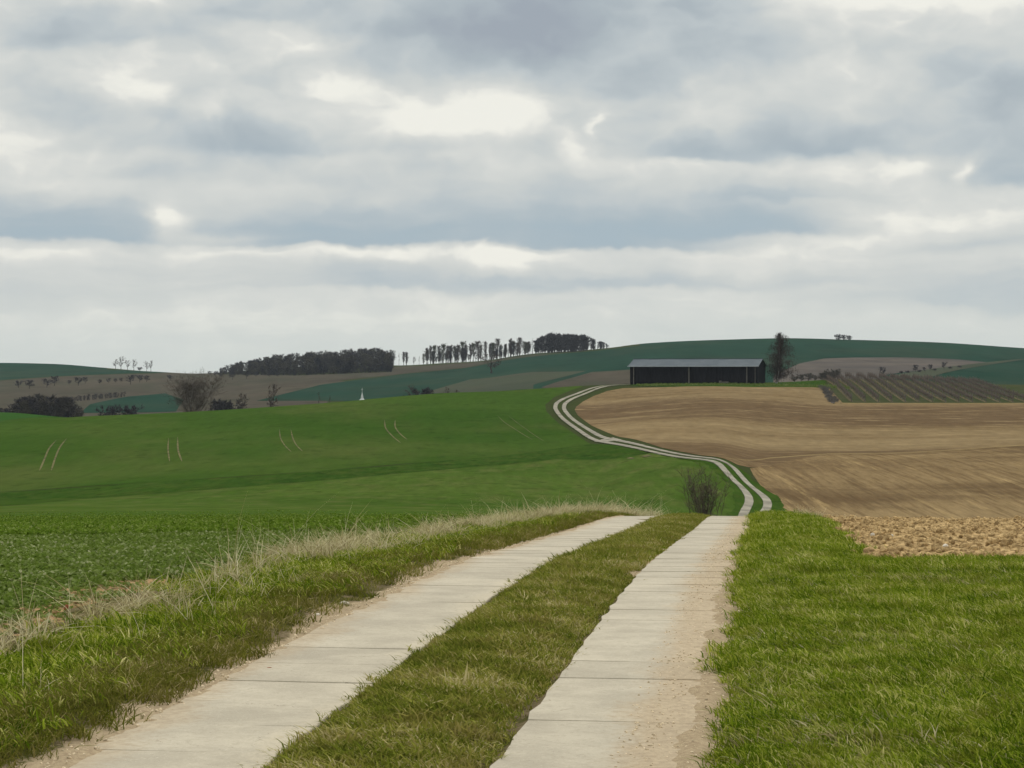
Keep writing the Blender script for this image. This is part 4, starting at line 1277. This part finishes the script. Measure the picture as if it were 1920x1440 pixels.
# trees rising out of the hidden valley
K_vase = make_kind(410, M['twig_warm'], M['twig_warm'], trunks=9, trunk_r=.022, crown0=.10, spread=.72, n_limb=100, n_branch=8, n_twig=12, up=1.6, shape='round', twig_w=.0035, twig_l=.10)
X, Y, hh = by_Y(362, 560, 703); hh *= .80; put_tree('bare_tree', K_vase, X, Y, hh, 'large bare hazy brown tree spreading behind the green field ridge at left', 'tree', None, 1.0, 1.25)
for p, Y_, top, wd, K, nm, cat, lab in [
        (242, 640, 767, 1.0, K_bush[1], 'evergreen_shrub', 'bush', 'small dark round bush behind the ridge, left of the big brown tree'),
        (203, 640, 766, .8, K_bush[0], 'shrub', 'bush', 'faint dark bush behind the ridge beside the copse'),
        (413, 600, 757, .9, K_bush[2], 'evergreen_shrub', 'bush', 'left half of the dark double bush right of the big brown tree'),
        (430, 600, 756, .9, K_bush[0], 'evergreen_shrub', 'bush', 'right half of the dark double bush right of the big brown tree'),
        (455, 600, 745, .8, K_round[0], 'bare_tree', 'tree', 'short bare tree right of the dark double bush behind the ridge'),
        (512, 600, 728, .7, K_round[2], 'bare_tree', 'tree', 'taller bare dark tree behind the ridge at left of centre'),
        (395, 600, 735, .5, K_thin[0], 'bare_tree', 'tree', 'slender bare tree just right of the big brown tree'),
        (598, 600, 735, .7, K_thin[1], 'bare_tree', 'tree', 'faint slender bare tree left of the white spire'),
        (618, 600, 742, .8, K_thin[0], 'bare_tree', 'tree', 'short faint bare tree nearest to the white spire'),
        (775, 640, 731, .9, K_round[3], 'shrub', 'bush', 'broad dark shrub behind the ridge right of the white spire'),
        (796, 640, 736, 1.1, K_bush[1], 'shrub', 'bush', 'low dark shrub at the right of the broad one behind the ridge'),
        (838, 620, 733, .6, K_round[1], 'shrub', 'bush', 'small faint shrub behind the ridge below the pasture'),
        (855, 620, 735, .6, K_round[2], 'shrub', 'bush', 'last faint shrub on the ridge before the track bend')]:
    X, Y, hh = by_Y(p, Y_, top)
    put_tree(nm, K, X, Y, max(hh, 1.5), lab, cat, None, r0.uniform(0, 6), wd)

# ------------------------------------------------------------------ church spire in the valley
M['spire'] = plain('spire_metal', (.55, .57, .55), .5, .1, 1)
M['white'] = plain('white_plaster', (.7, .7, .67), .8, .06, 1)
def church():
    X, Y = (679 - 960) / F * 640, 640.0
    z = float(H(X, Y)); top = EYE - (735 - HY) / F * Y
    o = empty('church_tower', (X, Y, z), .4)
    hb = top - z - 3.4
    w = 1.5
    V = [(-w, -w, -1), (w, -w, -1), (w, w, -1), (-w, w, -1), (-w, -w, hb), (w, -w, hb), (w, w, hb), (-w, w, hb)]
    mesh_obj('tower_wall', V, [[0, 1, 5, 4], [1, 2, 6, 5], [2, 3, 7, 6], [3, 0, 4, 7], [4, 5, 6, 7]], M['white'], o)
    V = []; Fc = []
    prof = [(1.65, hb), (1.2, hb + .8), (.42, hb + 1.5), (.36, hb + 2.1), (.12, hb + 3.0), (.04, hb + 3.4)]
    for i, (rr, zz) in enumerate(prof):
        for k in range(8): V.append((rr * math.cos(k * .7854), rr * math.sin(k * .7854), zz))
    for i in range(len(prof) - 1):
        for k in range(8): Fc.append([i * 8 + k, i * 8 + (k + 1) % 8, i * 8 + 8 + (k + 1) % 8, i * 8 + 8 + k])
    mesh_obj('spire', V, Fc, M['spire'], o)
    V = []; Fc = []
    for (a, b, c, d, e, f) in [(-.035, .035, -.035, .035, hb + 3.35, hb + 4.6), (-.3, .3, -.03, .03, hb + 4.1, hb + 4.17)]:
        i = len(V); V += [(x, y, zz) for zz in (e, f) for y in (c, d) for x in (a, b)]
        Fc += [[i, i + 2, i + 3, i + 1], [i + 4, i + 5, i + 7, i + 6], [i, i + 1, i + 5, i + 4], [i + 2, i + 6, i + 7, i + 3], [i, i + 4, i + 6, i + 2], [i + 1, i + 3, i + 7, i + 5]]
    mesh_obj('cross', V, Fc, M['spire'], o)
    tag(o, 'small white church spire just showing above the green field ridge', 'church')
church()

# ------------------------------------------------------------------ barn
M['barnwall'] = material('dark_barn_cladding', lambda t: t.mix(t.sstep(t.noise(t.scale(t.pos, 3, 3, .4), 1.0, 5, .7), .3, .7), (.007, .007, .009), (.016, .015, .018)), .85, .08)
M['barnroof'] = material('weathered_sheet_roof', lambda t: t.mix(t.sstep(t.noise(t.pos, .35, 4, .6), .35, .65), (.052, .070, .084), (.072, .090, .104)), .7, .15)
M['galv'] = plain('galvanised_gutter', (.34, .37, .40), .5, .15, .6, .4)
M['post'] = plain('pale_barn_post', (.13, .12, .105), .8, .2, 1.5)
M['gable'] = plain('dark_gable_boards', (.006, .007, .008), .85, .3, 2)

def box(V, Fc, x0, x1, y0, y1, z0, z1):
    i = len(V); V += [(x, y, z) for z in (z0, z1) for y in (y0, y1) for x in (x0, x1)]
    Fc += [[i, i + 2, i + 3, i + 1], [i + 4, i + 5, i + 7, i + 6], [i, i + 1, i + 5, i + 4], [i + 2, i + 6, i + 7, i + 3], [i, i + 4, i + 6, i + 2], [i + 1, i + 3, i + 7, i + 5]]

def barn():
    L, D, he, hr = 31.2, 13.0, 4.0, 5.65
    th = math.radians(-15)
    Yl = 531.0; Xl = (1180.5 - 960) / F * Yl
    ca, sa = math.cos(th), math.sin(th)
    cx, cy = Xl + ca * L / 2, Yl + sa * L / 2
    zg = EYE - (717.8 - HY) / F * (Yl - 3)
    o = empty('barn', (Xl, Yl, zg), th)
    def P(name, V, Fc, mat): return mesh_obj(name, V, Fc, mat, o)
    # plinth sunk into the slope
    V, Fc = [], []; box(V, Fc, .1, L - .1, .35, D - .1, -2.5, .25); P('plinth', V, Fc, M['gable'])
    n = 14; w = L / n
    for i in range(n):
        V, Fc = [], []
        # ribbed sheet: three shallow folds per panel
        k = 6; xs_ = [i * w + .012 + (w - .024) * j / k for j in range(k + 1)]
        for x_, q in zip(xs_, range(k + 1)):
            y_ = .42 + (.05 if q % 2 else 0)
            V += [(x_, y_, .12), (x_, y_, he - .05)]
        Fc = [[2 * j, 2 * j + 2, 2 * j + 3, 2 * j + 1] for j in range(k)]
        P('wall_panel', V, Fc, M['barnwall'])
    V, Fc = [], []; box(V, Fc, .05, L - .05, .5, .6, .1, he - .06); P('wall_lining', V, Fc, M['gable'])
    V, Fc = [], []; box(V, Fc, .02, L - .02, D - .2, D - .05, 0, he); P('back_wall', V, Fc, M['barnwall'])
    for x_ in (.02, L - .14):
        V = [(x_, .45, 0), (x_, D - .2, 0), (x_, D - .2, he), (x_, D / 2, hr - .1), (x_, .45, he)]
        V += [(a + .12, b, c) for a, b, c in V]
        Fc = [[0, 1, 2, 3, 4], [9, 8, 7, 6, 5]] + [[j, (j + 1) % 5, 5 + (j + 1) % 5, 5 + j] for j in range(5)]
        P('gable_wall', V, Fc, M['gable'])
    for x_, ww in ((.95, .22), (14.55, .28), (28.6, .24), (30.6, .12)):
        V, Fc = [], []; box(V, Fc, x_ - ww / 2, x_ + ww / 2, .10, .36, -1.0, he - .02); P('post', V, Fc, M['post'])
    V, Fc = [], []; box(V, Fc, 0, L, .12, .32, he - .04, he + .10); P('eaves_beam', V, Fc, M['gable'])
    # roof sheets, near slope as separate panels
    n = 15; w = (L + .7) / n; pit = (hr - he) / (D / 2)
    for side in (0, 1):
        for i in range(n):
            x0 = -.35 + i * w + .01; x1 = x0 + w - .02
            y0, y1 = (-.45, D / 2) if side == 0 else (D + .45, D / 2)
            zz0 = he + .14 - .45 * pit; zz1 = hr + .14
            lift = .012 * (i % 2)
            V = [(x0, y0, zz0 + lift), (x1, y0, zz0 + lift), (x1, y1, zz1 + lift), (x0, y1, zz1 + lift), (x0, y0, zz0 - .05), (x1, y0, zz0 - .05), (x1, y1, zz1 - .05), (x0, y1, zz1 - .05)]
            Fc = [[0, 1, 2, 3], [7, 6, 5, 4], [0, 4, 5, 1], [1, 5, 6, 2], [2, 6, 7, 3], [3, 7, 4, 0]]
            rp = P('roof_panel', V, Fc, M['barnroof'])
            V, Fc = [], []
    V, Fc = [], []; box(V, Fc, -.38, L + .38, D / 2 - .16, D / 2 + .16, hr + .12, hr + .24); P('ridge_cap', V, Fc, M['barnroof'])
    V, Fc = [], []; zz = he + .14 - .45 * pit
    box(V, Fc, -.38, L + .38, -.62, -.47, zz - .14, zz + .06); P('gutter', V, Fc, M['galv'])
    V, Fc = [], []; box(V, Fc, 21.9, 22.5, .0, .2, 0, .55); box(V, Fc, 22.5, 24.2, .0, .25, 0, .32); P('scrap_heap', V, Fc, M['post'])
    tag(o, 'long dark barn with blue grey sheet roof at the top of the field', 'barn')
    return zg
barn()
sheet('barn_yard_grass', [at(1150, 721.5)] + pY((1165, 542), (1440, 545), (1550, 560)) + [at(1546, 727), at(1400, 726), at(1250, 725.5), at(1190, 724)], M['rank'], .05, 4)

# ------------------------------------------------------------------ birch beside the barn
M['birchbark'] = material('birch_bark', lambda t: t.mix(t.sstep(t.noise(t.scale(t.pos, 1, 1, 2.5), 1.6, 4, .7), .52, .68), (.36, .34, .31), (.05, .045, .04)), .8, .2)
M['birchtwig'] = bark('birch_twigs', (.045, .036, .032), (.085, .062, .052))
def birch():
    r = random.Random(5)
    X, Y = at(1456, 719, 400); z = float(H(X, Y)); h = (719 - 620) * Y / F
    TV, TF, LV, LF, CV, CF = [], [], [], [], [], []
    P = [Vector(p) for p in [(-.1, 0, -.2), (.18, 0, .7), (.42, 0, 1.6), (.5, .05, 3.2), (.55, 0, 5.2), (.72, 0, 7.4), (.80, 0, 9.6), (.85, 0, h - .2)]]
    rad = [.30, .20, .17, .155, .135, .10, .06, .02]
    tube(TV, TF, P, rad, 8)
    def path(u):
        k = u * (len(P) - 1); i = min(int(k), len(P) - 2); return P[i].lerp(P[i + 1], k - i)
    # the bold side limb on the left
    Q = [Vector(p) for p in [(.5, 0, 3.2), (-.3, -.2, 3.9), (-1.05, -.3, 4.6), (-1.2, -.3, 5.9), (-1.0, -.2, 7.4)]]
    tube(LV, LF, Q, [.12, .10, .08, .06, .02], 6)
    n = 120
    for b in range(n):
        u = .17 + .8 * (b / n) ** .9
        p = path(u); w = (p.z - 2.0) / (h - 2.0); w = min(max(w, 0), 1)
        a = r.uniform(0, 6.28)
        L = (5.0 * math.sin(math.pi * min(1, w * .66 + .32)) ** .7 * (1 - w * .62) + .45) * r.uniform(.6, 1.15)
        if math.cos(a) > 0: L *= 1.25
        d = Vector((math.cos(a), math.sin(a), r.uniform(.35, 1.1))).normalized()
        B = [p]; dd = d.copy()
        for j in range(4):
            B.append(B[-1] + dd * L / 4); dd = (dd + Vector((r.uniform(-.3, .3), r.uniform(-.3, .3), -.28))).normalized()
        tube(LV, LF, B, [.045, .035, .025, .016, .008], 4)
        for c in range(26):
            i = r.choice((1, 1, 2, 2, 3, 3, 4)); s_ = B[i] + (B[i - 1] - B[i]) * r.random()
            d2 = Vector((r.gauss(0, .7), r.gauss(0, .7), r.gauss(-.1, .6))).normalized() * r.uniform(.25, .7)
            e = s_ + d2; g_ = e + Vector((r.gauss(0, .08), r.gauss(0, .08), -r.uniform(.35, 1.0)))
            sd = Vector((r.gauss(0, 1), r.gauss(0, 1), 0)).normalized() * .017
            i0 = len(CV); CV += [s_ - sd, s_ + sd, e + sd, e - sd, g_]; CF += [[i0, i0 + 1, i0 + 2, i0 + 3], [i0 + 3, i0 + 2, i0 + 4]]
            for q in range(3):     # hanging catkins and buds
                m_ = e.lerp(g_, r.random()); sd2 = Vector((r.gauss(0, 1), r.gauss(0, 1), r.gauss(0, .4))).normalized() * .058
                i0 = len(CV); CV += [m_ - sd2, m_ + sd2, m_ + Vector((r.gauss(0, .05), r.gauss(0, .05), -r.uniform(.12, .26)))]; CF.append([i0, i0 + 1, i0 + 2])
    o = empty('birch_tree', (X, Y, z))
    mesh_obj('trunk', TV, TF, M['birchbark'], o, True); mesh_obj('limb', LV, LF, M['birchbark'] if False else M['bark'], o)
    mesh_obj('crown', CV, CF, M['birchtwig'], o)
    tag(o, 'tall dark birch with a white trunk and leaning foot right of the barn', 'tree')
birch()

# ------------------------------------------------------------------ bare shrub in the dip by the track
M['shrubtwig'] = bark('brown_shrub_twigs', (.085, .068, .048), (.130, .105, .074))
def dip_shrub():
    r = random.Random(17); Y = 178.0
    X = (1322 - 960) / F * Y; z = float(H(X, Y)); h = EYE - (866 - HY) / F * Y - z
    TV, TF, CV, CF = [], [], [], []
    for q in range(34):
        a = r.uniform(0, 6.28); s0 = r.uniform(0, 1.25); out = abs(r.gauss(0, .62))
        b = Vector((math.cos(a) * s0, math.sin(a) * s0, -.1)); hh = h * r.uniform(.55, 1.0) * (1 - .25 * out)
        tp = b + Vector((math.cos(a) * out * hh * .42, math.sin(a) * out * hh * .42, hh))
        P = [b.lerp(tp, i / 5) + Vector((r.gauss(0, .07), r.gauss(0, .07), 0)) * (i > 0) for i in range(6)]
        tube(TV, TF, P, [.026 * (1 - .8 * i / 5) for i in range(6)], 4)
        for c in range(26):
            k = r.uniform(.9, 5); i = min(int(k), 4); s_ = P[i].lerp(P[i + 1], k - i)
            d = Vector((r.gauss(0, .6), r.gauss(0, .6), r.uniform(.3, 1.1))).normalized(); L = r.uniform(.3, .95)
            e = s_ + d * L; tube(CV, CF, [s_, s_.lerp(e, .5) + Vector((r.gauss(0, .05), r.gauss(0, .05), 0)), e], [.013, .010, .004], 3)
            for t_ in range(6):
                m_ = s_.lerp(e, r.uniform(.2, 1)); d2 = (d * .4 + Vector((r.gauss(0, .6), r.gauss(0, .6), r.gauss(.3, .4)))).normalized() * r.uniform(.12, .35)
                sd = d2.orthogonal().normalized() * .006; i0 = len(CV); CV += [m_ - sd, m_ + sd, m_ + d2]; CF.append([i0, i0 + 1, i0 + 2])
    # brambles at the foot
    for q in range(1500):
        a = r.uniform(0, 6.28); s0 = abs(r.gauss(0, .75)); p = Vector((math.cos(a) * s0, math.sin(a) * s0, r.uniform(0, .9) * max(.1, 1 - s0 * .4)))
        d = Vector((r.gauss(0, 1), r.gauss(0, 1), r.gauss(.3, .6))).normalized() * r.uniform(.15, .4); sd = d.orthogonal().normalized() * .009
        i0 = len(CV); CV += [p - sd, p + sd, p + d]; CF.append([i0, i0 + 1, i0 + 2])
    o = empty('bare_shrub', (X, Y, z)); o.scale = (1.0, 1.0, 1)
    mesh_obj('stems', TV, TF, M['twig'], o); mesh_obj('crown', CV, CF, M['shrubtwig'], o)
    tag(o, 'large bare brown shrub in the dip left of the track', 'shrub')
dip_shrub()

# ------------------------------------------------------------------ vineyard
M['vine'] = bark('vine_canes', (.125, .100, .084), (.205, .165, .138))
M['vpost'] = plain('vineyard_post', (.13, .12, .105), .8, .2, 2)
M['vsoil'] = mat_field('bare_strip_soil', lin((104, 96, 72)), lin((92, 84, 62)), lin((84, 80, 54)), .05, .5)
def vineyard():
    r = random.Random(8)
    d = Vector((3.4, 47.0, 0)).normalized()
    for k in range(15):
        p0 = 1597 + 25.2 * k
        X0, Y0 = (p0 - 960) / F * 475.5, 475.5
        if p0 > 1935: break
        V, Fc, PV, PF, SV, SF = [], [], [], [], [], []
        n = 92
        for j in range(n):
            X, Y = X0 + d.x * j, Y0 + d.y * j
            z = float(H(X, Y))
            if j % 6 == 0: box(PV, PF, X - .05, X + .05, Y - .05, Y + .05, z - .3, z + 1.95)
            b = Vector((X + r.uniform(-.1, .1), Y + r.uniform(-.3, .3), z))
            tube(V, Fc, [b, b + Vector((r.uniform(-.05, .05), 0, .45)), b + Vector((r.uniform(-.1, .1), 0, .85))], [.05, .04, .035], 3)
            for c in range(30):
                s_ = b + Vector((0, r.uniform(-.55, .55), r.uniform(.7, .95))); e = s_ + Vector((r.gauss(0, .14), r.gauss(0, .25), r.uniform(.4, 1.1)))
                sd = Vector((.5, .5, 0)).normalized() * .022 * r.choice((-1, 1)); i0 = len(V); V += [s_ - sd, s_ + sd, e]; Fc.append([i0, i0 + 1, i0 + 2])
        for j in range(0, n + 1, 4):
            X, Y = X0 + d.x * j, Y0 + d.y * j
            for s in (-.38, .38): SV.append((X + s, Y, float(H(X + s, Y)) + .10))
        SF = [[2 * j, 2 * j + 1, 2 * j + 3, 2 * j + 2] for j in range(len(SV) // 2 - 1)]
        q = mesh_obj('soil_strip', SV, SF, M['vsoil']); tag(q, kind='structure')
        o = empty('vine_row', (X0, Y0, float(H(X0, Y0))))
        def loc(vs): return [(v[0] - o.location.x, v[1] - o.location.y, v[2] - o.location.z) for v in vs]
        mesh_obj('vine_canes', loc(V), Fc, M['vine'], o); tag(mesh_obj('trellis_posts', loc(PV), PF, M['vpost'], o), kind='stuff')
        nth = ['first', 'second', 'third', 'fourth', 'fifth', 'sixth', 'seventh', 'eighth', 'ninth', 'tenth', 'eleventh', 'twelfth', 'thirteenth', 'fourteenth', 'fifteenth'][k]
        tag(o, f'{nth} row of bare brown vines counted from the left edge of the vineyard', 'vine row', 'vine rows in the vineyard')
vineyard()

# grey shrubs and weeds right of the birch, along the vineyard edge
for i, (p, Y_, h) in enumerate([(1490, 552, 1.3), (1503, 560, 1.5), (1516, 566, 1.7), (1528, 560, 1.3), (1541, 556, 1.6), (1552, 552, 2.0), (1562, 550, 2.5)]):
    X = (p - 960) / F * Y_
    lab = ['leftmost grey bare shrub, nearest to the birch', 'second grey bare shrub right of the birch', 'third grey bare shrub right of the birch', 'fourth grey bare shrub right of the birch',
           'fifth grey bare shrub right of the birch', 'sixth grey bare shrub, almost touching the vineyard corner', 'tallest grey bare shrub at the upper left corner of the vineyard'][i]
    K = K_bush[i % 3]
    o = put_tree('grey_shrub', K, X, Y_, h, lab, 'bush', 'grey shrubs between birch and vineyard', i * 1.1, 1.0)
    for c in o.children:
        me = c.data.copy(); me.materials[0] = M['grey_twig']; c.data = me
tw = [tuft('weed_tuft', 130 + i, 26, .35, .3, .8, .03, M['grey_twig'], (0, 0), .5, spread=.8) for i in range(3)]
g = np.random.default_rng(5)
a_ = g.random(150); X1, Y1 = at(1546, 727); X2, Y2 = at(1566, 756)
X = X1 + (X2 - X1) * a_ + g.uniform(-1.2, 1.0, 150); Y = Y1 + (Y2 - Y1) * a_ + g.normal(0, 1, 150)
place('dry_weeds', X, Y, g, tw, .7, 1.3, zf=lambda a, b: H(a, b) + .05, tilt=.3)
tg2 = [tuft('coarse_tuft', 140 + i, 24, .30, .12, .35, .03, M['crop'], (0, 0), .5, spread=.7) for i in range(3)]
X = g.uniform(30, 80, 1500); Y = g.uniform(517, 527, 1500) - (X - 30) * .08
place('barn_yard_weeds', X, Y, g, tg2, .5, 1.3, zf=lambda a, b: H(a, b) + .05, tilt=.3)

# ------------------------------------------------------------------ stones, scraps and leaves near the camera
M['stone'] = plain('white_stone', (.56, .50, .41), .8, .15, 30)
M['tanstone'] = plain('tan_stone', (.34, .28, .20), .9, .25, 30)
M['rust'] = plain('rust_red_scrap', (.21, .075, .035), .8, .3, 30)
M['rustpale'] = plain('pale_orange_clod', (.42, .26, .17), .9, .2, 30)
def rock(name, seed, p, b, size, mat, label, cat='stone', zf=near_z, y0=9.2, sq=(1, .8, .7)):
    X, Y = at(p, b, y0)
    q = lump(name, seed, mat, 1.0)
    q.location = (X, Y, float(zf(np.array([X]), np.array([Y]))[0]) + size * sq[2] * .35)
    q.scale = (size * sq[0], size * sq[1], size * sq[2]); q.rotation_euler = (0, 0, seed * 1.3)
    COL.objects.link(q); tag(q, label, cat)
    return q
rock('stone', 1, 1773, 1041, .060, M['stone'], 'largest white stone lying on the clods at the edge of the right verge', zf=clod_z)
rock('stone', 2, 1741, 1034, .042, M['stone'], 'pale stone just left of the largest white stone on the clods', zf=clod_z)
rock('stone', 3, 1636, 1018, .036, M['stone'], 'small pale stone at the left of the ploughed headland', zf=clod_z)
rock('stone', 4, 1672, 1016, .030, M['stone'], 'smallest pale stone in the middle of the ploughed headland', zf=clod_z)
rock('stone', 5, 645, 1141, .040, M['stone'], 'white stone on the bare earth left of the left concrete strip', sq=(1.0, .6, .5))
rock('stone', 6, 596, 1162, .034, M['stone'], 'flat white stone nearer the camera beside the left strip', sq=(1.0, .5, .3))
rock('stone', 7, 1039, 998, .050, M['stone'], 'small white stone in the grass near the far end of the left strip', sq=(1, .6, .4))
rock('stone', 8, 587, 1420, .012, M['stone'], 'tiny white pebble in the middle verge near the bottom', sq=(1, .8, .7))
rock('stone', 9, 1040, 1256, .012, M['stone'], 'tiny white pebble in the middle verge by the right strip')
gz = lambda X, Y: H(X, Y) + .01
rock('brick_shard', 10, 124, 1150, .030, M['rust'], 'upright rust red shard on bare soil at the crop edge', 'shard', gz, sq=(.7, .5, 1.4))
rock('soil_lump', 11, 205, 1160, .045, M['rustpale'], 'long pale orange lump of earth at the crop edge', 'clod', gz, sq=(1.5, .6, .4))
rock('soil_lump', 12, 176, 1156, .026, M['rustpale'], 'small orange lump left of the long pale orange one', 'clod', gz, sq=(1.2, .6, .5))
rock('stone', 13, 230, 1161, .018, M['stone'], 'white pebble at the right end of the long orange lump', zf=gz)
rock('stone', 14, 58, 1171, .024, M['tanstone'], 'tan stone among leaves at the left crop edge', zf=gz)
rock('stone', 15, 155, 1150, .020, M['tanstone'], 'grey tan stone right of the rust red shard', zf=gz)
rock('stone', 16, 300, 1125, .022, M['stone'], 'whitish stone at the crop edge among dry stalks', zf=gz)
rock('stone', 17, 505, 1261, .010, M['rust'], 'dark crumb lying on the left concrete strip', 'crumb', zf=lambda a, b: H(a, b) + .022, sq=(1.3, .7, .4))
#@@NEXT
